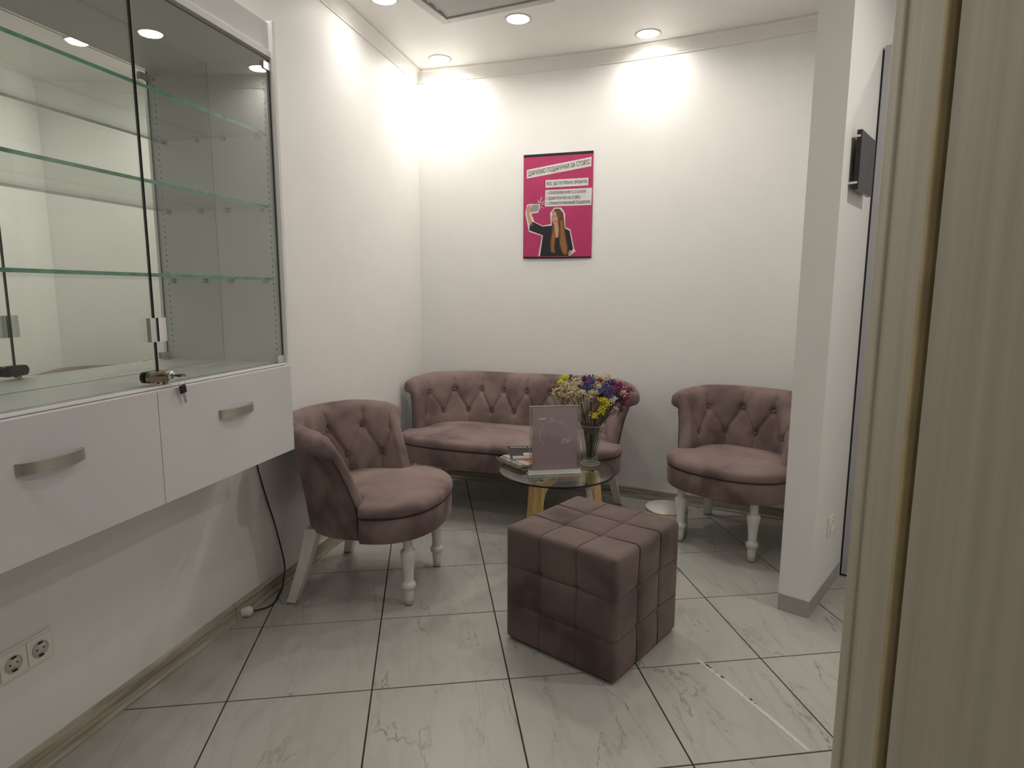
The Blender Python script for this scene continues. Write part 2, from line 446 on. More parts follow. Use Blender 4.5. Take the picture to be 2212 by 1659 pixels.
# ------------------------------------------------------------------ doorway the camera looks through
b = MB()
b.box((.5435, .934, 0), (.63, .962, CEIL - .004), bev=.004)
door_frame = tag(b.build('door_1', M_door), kind='structure')
b = MB(); b.box((.5475, .852, 0), (.60, .935, CEIL - .004), bev=.002); b.build('jamb', M_door, door_frame)
b = MB(); b.box((.544, .842, 0), (.60, .853, CEIL - .004), bev=.003); b.build('seal_strip', M_seal, door_frame)
b = MB(); b.box((.560, .826, 0), (.62, .843, CEIL - .004)); b.build('rebate', M_sealdark, door_frame)
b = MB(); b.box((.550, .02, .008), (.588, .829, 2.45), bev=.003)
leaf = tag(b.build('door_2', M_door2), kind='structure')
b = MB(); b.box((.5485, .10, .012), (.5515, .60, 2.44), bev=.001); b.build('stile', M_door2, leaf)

# ------------------------------------------------------------------ ceiling lights
def T3(x, y): return (x * T, y * T, CEIL)
lamps = [(T3(-.99, 9.012), 'round recessed downlight in the back left corner of the ceiling'),
         (T3(.056, 7.758), 'round recessed downlight beside the corner of the ceiling vent'),
         (T3(1.643, 8.164), 'round recessed downlight near the cornice over the right chair'),
         (T3(-1.393, 7.272), 'round recessed downlight near the left cornice at the top edge'),
         ((.84, 3.02, CEIL), 'recessed downlight reflected in the left half of the cabinet glass'),
         ((-.86, 2.05, CEIL), 'unseen added downlight over the floor before the display cabinet'),  # out of view, added to complete the room lighting
         ((.25, 1.55, CEIL), 'unseen added downlight over the open floor before the pouf'),  # out of view, added to fill light on the near floor
         ((-.95, .55, CEIL), 'unseen added downlight behind the display cabinet end'),  # out of view, added as fill from the near left
         ((1.75, 1.75, CEIL), 'unseen downlight in the corridor right of the pillar'),  # out of view, put in to light the pillar from the right
         ((2.55, 2.45, CEIL), 'unseen downlight deep in the corridor'),  # out of view, put in as more light from the corridor
         ((.1, -.9, CEIL), 'unseen added downlight behind the doorway')]  # out of view behind the camera, added to light the door leaf
LEVEL = {0: .68, 2: .62, 3: .30, 5: .65, 6: .5, 8: 2.3, 9: 1.6}      # the lamps are not equally strong
first = None
for loc, lab in lamps:
    if first is None:
        t = thing('ceiling_lamp', lab, 'lamp', loc, group='recessed downlights')
        r = MB(); r.lathe([(.056, -.0005), (.070, -.0005), (.071, -.002), (.066, -.0035), (.058, -.002), (.056, -.001)], 40, cap=False); r.build('lamp_rim', M_rim, t)
        r = MB(); r.lathe([(.001, -.0008), (.056, -.0008), (.055, -.003), (.040, -.006), (.001, -.007)], 40); r.build('lamp_lens', M_lens, t)
        ld = bpy.data.lights.new('beam', 'AREA'); ld.shape = 'DISK'; ld.size = .10; ld.energy = SPOT; ld.color = LAMP_COL; ld.spread = math.radians(160)
        lo_ = bpy.data.objects.new('beam', ld); COL.objects.link(lo_); lo_.parent = t; lo_.location = (0, 0, -.0076)
        first = t
    else:
        t = copy_tree(first); t.location = loc; t['label'] = lab
        k_ = LEVEL.get(lamps.index((loc, lab)), 1)
        for ch in t.children:
            if ch.type == 'LIGHT': ch.data = ch.data.copy(); ch.data.energy = SPOT * k_
# ceiling vent
vo = Vector((-.363, 3.505, CEIL)); e1 = Vector((-.42, -.907, 0)).normalized(); e2 = Vector((.907, -.42, 0)).normalized()
e2 = (e2 - e1 * e2.dot(e1)).normalized()
MV = Matrix(((e1.x, e2.x, 0, 0), (e1.y, e2.y, 0, 0), (0, 0, 1, 0), (0, 0, 0, 1)))
vt = thing('ceiling_vent', 'square grey slatted vent panel in the ceiling above the poster', 'vent', vo)
L_ = .62; fw = .045
b = MB()
for a, c in (((0, 0), (L_, fw)), ((0, L_-fw), (L_, L_)), ((0, fw), (fw, L_-fw)), ((L_-fw, fw), (L_, L_-fw))):
    b.box((a[0], a[1], -.022), (c[0], c[1], -.0005), MV, bev=.002)
b.build('frame', M_vent, vt)
b = MB(); b.box((fw, fw, -.003), (L_-fw, L_-fw, -.0006), MV); b.build('backing', M_ventd, vt)
for k in range(6):
    b = MB(); y = fw + .006 + k * .0875
    sl = MV @ Matrix.Translation((y, 0, -.012)) @ Matrix.Rotation(math.radians(-8), 4, 'Y')
    b.box((0, fw + .004, -.003), (.078, L_ - fw - .004, .003), sl, bev=.001); b.build('slat', M_vent, vt)

# ------------------------------------------------------------------ display cabinet on the left wall
DG, DM = -1.337, -1.5805        # glass front plane, mirror plane
dc = thing('display_cabinet', 'wall-mounted glass-fronted display cabinet with mirror back and glass shelves', 'cabinet', (0, 0, 0))
def part(name, m, parent, a, c, bev=0.0, mm=MW):
    b = MB(); b.box(a, c, mm, bev=bev); return b.build(name, m, parent)
U0_, U1_ = .800, 2.020
part('side_panel', M_win, dc, (U1_, DWALL + .003, 1.020), (U1_ + .016, DG + .022, 2.186), .001)
part('side_panel', M_white, dc, (U0_ - .016, DWALL + .003, 1.020), (U0_, DG + .022, 2.186), .001)
part('top_panel', M_win, dc, (U0_, DWALL + .003, 2.068), (U1_, DG + .012, 2.088), .001)
part('bottom_panel', M_win, dc, (U0_, DWALL + .003, 1.0195), (U1_, DG + .016, 1.026), .0005)
part('fascia', M_white, dc, (U0_, DG - .012, 2.0885), (U1_, DG + .006, 2.180), .001)
part('mirror', M_mirror, dc, (U0_ + .001, DWALL + .004, 1.027), (U1_ - .001, DM, 2.067))
for z in (1.330, 1.580, 1.826):
    b = MB()
    zz = z - .0095
    a = (U0_ + .004, DM + .004); c = (U1_ - .004, DG - .022)
    v = [MW @ Vector(p) for p in [(a[0], a[1], zz), (c[0], a[1], zz), (c[0], c[1], zz), (a[0], c[1], zz), (a[0], a[1], z), (c[0], a[1], z), (c[0], c[1], z), (a[0], c[1], z)]]
    b.mesh(v, [(0, 3, 2, 1), (4, 5, 6, 7)], 0); b.mesh(v, [(2, 3, 7, 6)], 1); b.mesh(v, [(0, 1, 5, 4), (1, 2, 6, 5), (3, 0, 4, 7)], 0)
    sh = b.build('glass_shelf', [M_shelfglass, M_green], dc, merge=True)
    for u in (U1_, U0_):
        for d in (DM + .055, DG - .050):
            b = MB(); s = -1 if u > 1.5 else 1
            b.box((u, d - .006, zz - .008), (u + s * .016, d + .006, zz - .0006), MW, bev=.002)
            b.tube([MW @ Vector((u, d, zz - .006)), MW @ Vector((u + s * .02, d, zz - .006))], .004, 10)
            b.build('shelf_pin', M_alu, sh)
# pin holes
b = MB()
for k in range(46):
    z = 1.07 + k * .0213
    for d in (DG - .022,):
        b.box((U1_ - .0006, d - .002, z), (U1_ + .001, d + .002, z + .005), MW)
tag(b.build('pin_holes', M_brown, dc), kind='stuff')
part('mirror_edge', M_chrome, dc, (U1_ - .0022, DM - .001, 1.028), (U1_ - .0006, DM + .0012, 2.066))
USEAM = 1.430
doors = []
for (ua, ub) in ((USEAM + .002, U1_ - .004), (U0_ + .004, USEAM - .002)):
    b = MB(); z0, z1 = 1.030, 2.060; d0, d1 = DG, DG + .006
    v = [MW @ Vector(p) for p in [(ua, d0, z0), (ub, d0, z0), (ub, d1, z0), (ua, d1, z0), (ua, d0, z1), (ub, d0, z1), (ub, d1, z1), (ua, d1, z1)]]
    b.mesh(v, [(3, 0, 4, 7), (1, 2, 6, 5), (0, 3, 2, 1), (4, 5, 6, 7)], 1); b.mesh(v, [(0, 1, 5, 4), (2, 3, 7, 6)], 0)
    doors.append(b.build('glass_door', [M_glass, M_darkedge], dc, merge=True))
for z in (1.040, 2.035):
    b = MB(); b.box((U1_ - .042, DG - .004, z - .012), (U1_ - .002, DG + .011, z + .014), MW, bev=.002); b.build('hinge', M_chrome, doors[0])
# square chrome pulls, one on each leaf
for s, dr in ((1, doors[0]), (-1, doors[1])):
    b = MB(); u0 = USEAM + s * .003
    prof = [(u0, DG + .006), (u0, DG + .016), (u0 + s * .010, DG + .021), (u0 + s * .024, DG + .018), (u0 + s * .030, DG + .014), (u0 + s * .030, DG + .011), (u0 + s * .022, DG + .013), (u0 + s * .010, DG + .014), (u0 + s * .005, DG + .006)]
    b.prism(prof, 1.146, 1.210, MW); b.build('pull', M_chrome, dr)
# lock across the seam
lk = MB()
pts = []
for k in range(24):
    a = 2 * PI * k / 24; pts.append((USEAM - .008 + (.026 if math.cos(a) > 0 else -.026) * 1 + .013 * math.cos(a), 1.051 + .0155 * math.sin(a)))
Mup = MW @ Matrix(((1, 0, 0, 0), (0, 0, 1, 0), (0, 1, 0, 0), (0, 0, 0, 1)))
lk.prism(pts, DG + .0065, DG + .018, Mup)
lock = lk.build('lock', M_bronze, doors[0])
lk = MB(); lk.prism(pts, DG - .012, DG - .0005, Mup); lk.build('lock_plate', M_black, lock)
lk = MB(); lk.lathe([(.012, 0), (.0125, .006), (.010, .009), (.004, .009)], 24, MW @ Matrix.Translation((USEAM + .026, DG + .018, 1.051)) @ Matrix.Rotation(-PI/2, 4, 'X')); lk.build('cylinder', M_chrome, lock)
lk = MB(); lk.box((USEAM + .010, DG + .007, 1.027), (USEAM + .022, DG + .016, 1.037), MW, bev=.001); lk.build('bolt', M_bronze, lock)
# keys
ko = CW(USEAM + .026, DG + .034, 1.051)
keys = thing('key_ring', 'two black-headed keys on a wire ring hanging from the cabinet lock', 'keys', ko)
MK = MW.copy(); MK.translation = Vector((0, 0, 0))
def key(mm):
    b = MB(); b.box((-.011, -.003, -.012), (.011, .003, .012), mm, bev=.0028); k = b.build('key', M_black, keys)
    b = MB(); b.box((-.004, -.0012, -.040), (.004, .0012, -.011), mm, bev=.0006); b.build('blade', M_alu, k)
key(MK @ Matrix.Translation((.004, .014, 0)) @ Matrix.Rotation(PI/2, 4, 'X') @ Matrix.Rotation(.4, 4, 'Y') @ Matrix.Scale(1, 4))
key(MK @ Matrix.Translation((.016, .010, -.040)) @ Matrix.Rotation(-.18, 4, 'Y'))
b = MB(); b.tube([MK @ Vector((.012 + .012 * math.cos(a), .012, -.020 + .012 * math.sin(a))) for a in [2*PI*k/20 for k in range(20)]], .0007, 6, closed=True); b.build('ring', M_chrome, keys)

# drawer unit under it
du = thing('drawer_cabinet', 'white wall-hung drawer unit below the glass display cabinet', 'cabinet', (0, 0, 0))
DF = -1.305
part('carcass', M_white, du, (.768, DWALL + .002, .703), (2.016, DF - .020, 1.0185), .001)
for k, (ua, ub) in enumerate(((1.3935, 2.018), (.766, 1.3915))):
    fr_ = part('drawer_front', M_white, du, (ua, DF - .018, .7035), (ub, DF, 1.0165), .0012)
    uc = (ua + ub) / 2 + (.0 if k == 0 else 0); zc = .908; hw = .082; hh = .0135
    outer = []; inner = []
    for i in range(33):
        s = -1 + 2 * i / 32; bow = .024 * (1 - abs(s) ** 2.6) + .001
        outer.append((uc + s * hw, DF + bow + .004)); inner.append((uc + s * (hw - .003), DF + bow))
    inner[0] = (uc - hw + .006, DF); inner[-1] = (uc + hw - .006, DF); outer[0] = (uc - hw, DF); outer[-1] = (uc + hw, DF)
    b = MB()
    for i in range(32):
        b.prism([outer[i], outer[i+1], inner[i+1], inner[i]], zc - hh, zc + hh, MW)
    b.build('handle', M_alu, fr_, merge=True)

# ------------------------------------------------------------------ sockets on the left wall
for lab, ucs in (('white double wall socket low on the left wall', (1.217, 1.143)),):
    st = thing('wall_socket', lab, 'socket', CW(1.18, DWALL, .339))
    MS = MW.copy(); MS.translation = -(st.location)
    MS2 = Matrix.Translation(-st.location) @ MW
    part('frame', M_plastic, st, (1.035, DWALL + .0003, .298), (1.258, DWALL + .009, .380), .003, MS2)
    for uc in (1.217, 1.146, 1.075):
        f_ = part('insert', M_plastic, st, (uc - .0335, DWALL + .009, .3055), (uc + .0335, DWALL + .0115, .3725), .001, MS2)
        mm = MS2 @ Matrix.Translation((uc, DWALL + .0117, .339)) @ Matrix.Rotation(-PI/2, 4, 'X')
        b = MB(); b.lathe([(.0225, 0), (.0225, .002), (.0205, .002), (.0200, -.001), (.0195, .0003)], 32, mm); b.build('well', M_socketin, f_)
        b = MB(); 
        for s in (-1, 1): b.lathe([(.0026, .0004), (.0024, .0010)], 12, mm @ Matrix.Translation((s * .0095, 0, 0)))
        for s in (-1, 1): b.box((-.006, s * .0175 - .0025, .0004), (.006, s * .0175 + .0025, .004), mm, bev=.0008)
        b.build('contacts', M_black, f_)

# power cord with plug
cpts = [CW(2.150, DWALL + .012, .72), CW(2.166, DWALL + .012, .583), CW(2.213, DWALL + .012, .43), CW(2.264, DWALL + .014, .28), CW(2.300, DWALL + .022, .105), CW(2.285, DWALL + .026, .05), CW(2.262, DWALL + .032, .014)]
cpts += [Vector((-.986, 2.50, .005)), Vector((-.982, 2.46, .0045)), Vector((-.990, 2.41, .0045)), Vector((-1.018, 2.365, .012)), Vector((-1.032, 2.345, .018))]
pc = thing('power_cord', 'black cord hanging from the drawer unit with a white plug on the floor', 'cord', (-1.0, 2.4, 0))
b = MB(); b.tube([Vector(p) - pc.location for p in catmull([tuple(p) for p in cpts], 8)], .0032, 8); b.build('cord', M_black, pc)
pm = Matrix.Translation(Vector((-1.034, 2.342, .0205)) - pc.location) @ Matrix.Rotation(math.radians(-158), 4, 'Z') @ Matrix.Rotation(PI/2, 4, 'Y')
b = MB(); b.lathe([(.006, -.004), (.012, 0), (.0195, .006), (.0205, .018), (.0185, .024), (.0185, .040), (.017, .042)], 28, pm)
pg = b.build('plug', M_plastic, pc)
b = MB()
for s in (-1, 1): b.lathe([(.0022, .040), (.0022, .058), (.001, .060)], 10, pm @ Matrix.Translation((.004, s * .0095, 0)))
b.build('prongs', M_chrome, pg)

# low grey object behind the left chair
lo = thing('floor_box', 'small low grey box lying on the floor behind the legs of the left chair', 'box', (-.84, 3.16, 0), math.radians(4))
b = MB(); b.box((-.085, -.045, .003), (.085, .055, .030), bev=.004); b.build('case', M_grey, lo)
b = MB(); b.box((-.078, -.038, 0), (.078, .048, .0035)); b.build('underside', M_black, lo)

# worn tape line across the tiles
tp = MB(); tpts = [Vector((.655, 2.055)), Vector((.700, 1.955)), Vector((.745, 1.848)), Vector((.797, 1.725)), Vector((.843, 1.602))]
wd = [.0065, .0070, .0072, .0070, .0065]
v = []; 
for i, q in enumerate(tpts):
    d = (tpts[min(i+1, 4)] - tpts[max(i-1, 0)]).normalized(); n_ = Vector((-d.y, d.x))
    for s in (1, -1): v.append((q.x + n_.x * wd[i] * s, q.y + n_.y * wd[i] * s, .0008))
for i, q in enumerate(tpts):
    d = (tpts[min(i+1, 4)] - tpts[max(i-1, 0)]).normalized(); n_ = Vector((-d.y, d.x))
    for s in (1, -1): v.append((q.x + n_.x * wd[i] * s, q.y + n_.y * wd[i] * s, .0001))
f = [(2*i, 2*i+1, 2*i+3, 2*i+2) for i in range(4)] + [(2*i, 2*i+2, 12+2*i, 10+2*i) for i in range(4)] + [(2*i+1, 11+2*i, 13+2*i, 2*i+3) for i in range(4)]
tp.mesh(v, f); tape = tp.build('floor_tape', M_tape); tag(tape, 'worn white tape strip stuck across the floor tiles right of the pouf', 'tape')
b = MB()
for q, r_ in (((.682, 2.012), .005), ((.688, 2.0), .0035), ((.712, 1.945), .005), ((.699, 1.972), .002), ((.764, 1.828), .004), ((.770, 1.81), .002), ((.752, 1.852), .0015)):
    b.lathe([(r_, .0009), (r_ * .8, .0013), (r_*.1, .0013)], 9, Matrix.Translation((q[0], q[1], 0)) @ Matrix.Scale(1.8, 4, (.4, -.9, 0)))
tag(b.build('dirt_spots', M_brown, tape), kind='stuff')

# ------------------------------------------------------------------ partition fittings
sg = thing('wall_sign', 'black sign panel on white spacers on the wall right of the pillar', 'sign', PP(.22, .03, 1.765))
MSg = Matrix.Translation(-sg.location) @ MP
part('panel', M_blacks, sg, (.100, .017, 1.660), (.345, .034, 1.872), .001, MSg)
part('panel_edge', M_black, sg, (.0992, .0175, 1.661), (.1005, .0335, 1.871), 0, MSg)
for z in (1.685, 1.850):
    for t_ in (.100, .330): part('spacer', M_white2, sg, (t_ - .003, .0003, z - .004), (t_ + .010, .030, z + .004), .001, MSg)
part('logo', mat('red_print', (.45, .08, .04), .5), sg, (.300, .0342, 1.735), (.316, .0346, 1.755), 0, MSg)
so = thing('wall_socket', 'white round socket on the corridor face of the pillar wall', 'socket', PP(.24, .0, .32))
MSo = Matrix.Translation(-so.location) @ MP
part('frame', M_plastic, so, (.200, .0003, .280), (.280, .008, .360), .003, MSo)
b = MB(); b.lathe([(.030, 0), (.030, .003), (.026, .004), (.024, .001), (.001, .001)], 28, MSo @ Matrix.Translation((.24, .008, .32)) @ Matrix.Rotation(-PI/2, 4, 'X')); b.build('cover', M_plastic, so)
# tall grey cupboard standing against the partition
cb = thing('tall_cupboard', 'tall grey cupboard standing against the pillar wall beside the doorway', 'cupboard', PP(.515, .012))
MC = Matrix.Translation(-cb.location) @ MP
part('carcass', M_grey, cb, (.5225, .008, .012), (.92, .62, 2.278), .001, MC)
part('door', M_grey, cb, (.505, .008, .012), (.522, .31, 2.276), .001, MC)
part('door', M_grey, cb, (.505, .313, .012), (.522, .62, 2.276), .001, MC)
part('plinth', M_black, cb, (.530, .03, 0), (.91, .60, .012), 0, MC)
part('gap_shade', M_black, cb, (.510, .0008, .0), (.545, .0078, 2.26), 0, MC)  # black strip stands in for the shade in the gap beside the wall

# ------------------------------------------------------------------ poster
PA = Vector((-.374*T, 9.235*T, 0)); PB = Vector((1.35*T, 8.68*T, 0)); pd = (PB - PA).normalized(); pn = Vector((pd.y, -pd.x, 0))
pl0 = PA + pd * .250 + pn * .006
def nearest_off():
    # put the sheet just in front of the curved wall
    best = 9
    for x, y in catmull(back, 40):
        r_ = Vector((x, y, 0)) - PA; a = r_.dot(pd)
        if .2 < a < .74: best = max(best if best != 9 else -9, r_.dot(pn))
    return best
off = nearest_off() + .003
Mpo = Matrix(((pd.x, 0, pn.x, 0), (pd.y, 0, pn.y, 0), (0, 1, 0, 0), (0, 0, 0, 1)))     # local x right, y up, z out
po = thing('poster', 'pink poster of a woman taking a selfie on the curved back wall', 'poster', PA + pd * .250 + pn * off + Vector((0, 0, 1.492)))
W_, H_ = .440, .636
def pmat(n, c, r=.45): return noisy(n, c, tuple(min(1, k * 1.12) for k in c), 12, r)
Q_pink = pmat('poster_pink', (.44, .035, .13)); Q_blk = pmat('poster_black', (.012, .010, .012)); Q_wht = pmat('poster_white', (.66, .64, .62))
Q_skin = pmat('print_skin', (.52, .30, .20)); Q_hair = pmat('print_hair', (.13, .055, .022)); Q_hair2 = pmat('print_hair_light', (.27, .125, .045))
Q_jack = pmat('print_jacket', (.018, .016, .024)); Q_grey = pmat('print_phone', (.30, .29, .31)); Q_lip = pmat('print_lips', (.35, .05, .06)); Q_cuff = pmat('print_cuff', (.12, .06, .10))
# sheet, gently waved
b = MB(); nx_, ny_ = 22, 26; v = []; f = []
def wav(x, y): return .00008 * math.sin(x / W_ * 5.5)
for j in range(ny_ + 1):
    for i in range(nx_ + 1):
        x = W_ * i / nx_; y = H_ * j / ny_; v.append(Mpo @ Vector((x, y, wav(x, y))))
for j in range(ny_):
    for i in range(nx_):
        a = j * (nx_ + 1) + i; f.append((a, a+1, a+nx_+2, a+nx_+1))
v2 = [Mpo @ Vector(((p - Vector()).dot(pd), p.z, (p).dot(pn) - .0006)) for p in v]
k0 = len(v)
b.mesh(v, f, 0, True); b.mesh(v2, [tuple(reversed(q)) for q in f], 1, True)
b.build('sheet', [Q_pink, Q_wht], po)
def ppx(X, Y): return ((X - 186) / 884 * W_, H_ - (Y - (228 - (X - 186) / 884 * 82)) / ((1543 - 228) - (X-186) / 884 * (1510 - 146 - 1315) * -1) * H_)
def print_(name, pts, m, lev, px=True):
    b = MB(); q = [ppx(*p) for p in pts] if px else pts
    # subdivide is unnecessary for the small wave: lift each print layer slightly
    v = [Mpo @ Vector((x, y, wav(x, y) + .0005 + lev * .0002)) for x, y in q]
    b.mesh(v, tessellate_polygon([[Vector((x, y, 0)) for x, y in q]]))
    return b.build(name, m, po)
print_('top_band', [(186, 262), (186, 228), (630, 187), (1070, 146), (1070, 180), (630, 221)], Q_blk, 0)
print_('bottom_band', [(190, 1540), (190, 1515), (620, 1506), (1065, 1488), (1065, 1510), (620, 1529)], Q_blk, 0)
print_('text_strip', [(230, 520), (228, 412), (1048, 225), (1046, 342)], Q_wht, 1)
print_('text_strip', [(474, 628), (474, 532), (1014, 486), (1014, 582)], Q_wht, 1)
print_('text_strip', [(468, 866), (472, 658), (1062, 612), (1056, 830)], Q_wht, 1)
def ptext(body, X, Y, X2, Y2, size, level=3):
    x, y = ppx(X, Y); x2, y2 = ppx(X2, Y2); a = math.atan2(y2 - y, x2 - x)
    # fit width
    c = bpy.data.curves.new('m', 'FONT'); c.body = body; c.size = size; t = bpy.data.objects.new('m', c); COL.objects.link(t)
    bpy.context.view_layer.update(); wd_ = t.dimensions.x or 1; bpy.data.objects.remove(t)
    text_mesh(body, size, Q_blk, 'lettering', po, Mpo @ Matrix.Translation((x, y, .0005 + wav(x, y) + level * .0002 + .0003)) @ Matrix.Rotation(a, 4, 'Z'), xs=math.hypot(x2 - x, y2 - y) / wd_)
ptext('ДАРУЄМО ПОДАРУНКИ ЗА СТОРІС', 248, 488, 1034, 312, .038)
ptext('ВСЕ, ЩО ПОТРІБНО ЗРОБИТИ:', 486, 596, 1000, 552, .026)
ptext('1. ОПУБЛІКУВАТИ ФОТО З САЛОНУ', 486, 712, 984, 676, .024)
ptext('2. ВІДМІТИТИ НАС НА СТОРІС', 484, 780, 916, 750, .024)
ptext('3. ОТРИМАТИ ПРИЄМНИЙ ПОДАРУНОК', 484, 844, 1042, 806, .024)
print_('cutout_outline', [(388, 1503), (432, 1240), (262, 1192), (212, 960), (232, 850), (270, 836), (408, 836), (384, 945), (290, 962), (335, 1062), (440, 1110), (548, 1086), (536, 945), (590, 876), (680, 872), (728, 945), (735, 1120), (800, 1150), (850, 1390), (872, 1425), (820, 1470), (780, 1496)], Q_wht, 1)
print_('jacket', [(410, 1502), (446, 1232), (268, 1175), (270, 1100), (310, 1060), (440, 1120), (560, 1105), (600, 1180), (720, 1130), (790, 1165), (838, 1400), (800, 1440), (780, 1494)], Q_jack, 2)
print_('sleeve_cuff', [(262, 1118), (305, 1062), (328, 1090), (290, 1130)], Q_cuff, 3)
print_('forearm', [(268, 1115), (232, 985), (226, 880), (262, 848), (286, 870), (268, 960), (306, 1070)], Q_skin, 3)
print_('phone', [(300, 848), (392, 846), (376, 930), (276, 942)], Q_grey, 4)
print_('fingers', [(236, 880), (258, 852), (290, 862), (286, 878), (296, 890), (290, 902), (292, 916), (280, 926), (252, 936), (234, 930)], Q_skin, 5)
print_('hair', [(548, 1440), (540, 1330), (560, 1180), (558, 1000), (566, 930), (600, 888), (660, 888), (706, 940), (724, 1090), (742, 1240), (775, 1400), (772, 1470), (745, 1492), (700, 1462), (660, 1350), (656, 1252), (615, 1256), (600, 1360), (612, 1462), (570, 1460)], Q_hair, 3)
print_('hair_highlight', [(556, 1430), (560, 1260), (592, 1120), (604, 1260), (586, 1400), (600, 1452)], Q_hair2, 4)
print_('hair_highlight', [(668, 1330), (676, 1180), (668, 1040), (700, 1040), (722, 1200), (758, 1380), (752, 1470), (706, 1448)], Q_hair2, 4)
print_('face', [(562, 960), (585, 918), (625, 935), (642, 985), (642, 1050), (618, 1092), (588, 1088), (564, 1050)], Q_skin, 4)
print_('neck', [(590, 1085), (640, 1060), (652, 1160), (640, 1258), (612, 1256), (600, 1170)], Q_skin, 4)
print_('fringe', [(600, 900), (650, 900), (664, 1060), (640, 1090), (636, 1000), (612, 940)], Q_hair, 5)
print_('eye', [(570, 985), (578, 978), (590, 982), (582, 992)], Q_blk, 5)
print_('eye', [(608, 985), (618, 978), (630, 984), (620, 992)], Q_blk, 5)
print_('lips', [(580, 1042), (605, 1048), (626, 1040), (606, 1064)], Q_lip, 5)
print_('hand', [(780, 1440), (800, 1412), (826, 1432), (806, 1462), (782, 1490)], Q_skin, 3)
for p in (((392, 822), (424, 742), (430, 748), (402, 826)), ((416, 816), (466, 790), (466, 797), (420, 824)), ((420, 832), (466, 826), (466, 834), (420, 838)), ((414, 858), (452, 884), (448, 888), (410, 864)), ((404, 866), (414, 908), (408, 908), (400, 868)), ((386, 826), (368, 782), (374, 782), (392, 822))):
    print_('flash_ray', p, Q_wht, 2)
# ------------------------------------------------------------------ tub seating
def ucurve(w, yb, r, ye, step):
    """points of the U in plan with outward normals and arclength measured from the back centre"""
    P = []
    half = [('L', (0, yb), (w - r, yb))]
    segs = []
    # right half from back centre to arm end
    n1 = max(2, int((w - r) / step)); out = []
    for i in range(n1): out.append(((w - r) * i / n1, yb, 0, -1, (w - r) * i / n1))
    n2 = max(6, int(r * PI / 2 / step))
    for i in range(n2 + 1):
        a = PI / 2 * i / n2
        out.append((w - r + r * math.sin(a), yb + r - r * math.cos(a), math.sin(a), -math.cos(a), (w - r) + r * a))
    L3 = ye - (yb + r); n3 = max(2, int(L3 / step)); s0 = out[-1][4]
    for i in range(1, n3 + 1): out.append((w, yb + r + L3 * i / n3, 1, 0, s0 + L3 * i / n3))
    left = [(-x, y, -nx, ny, -s) for x, y, nx, ny, s in out[1:]][::-1]
    return left + out

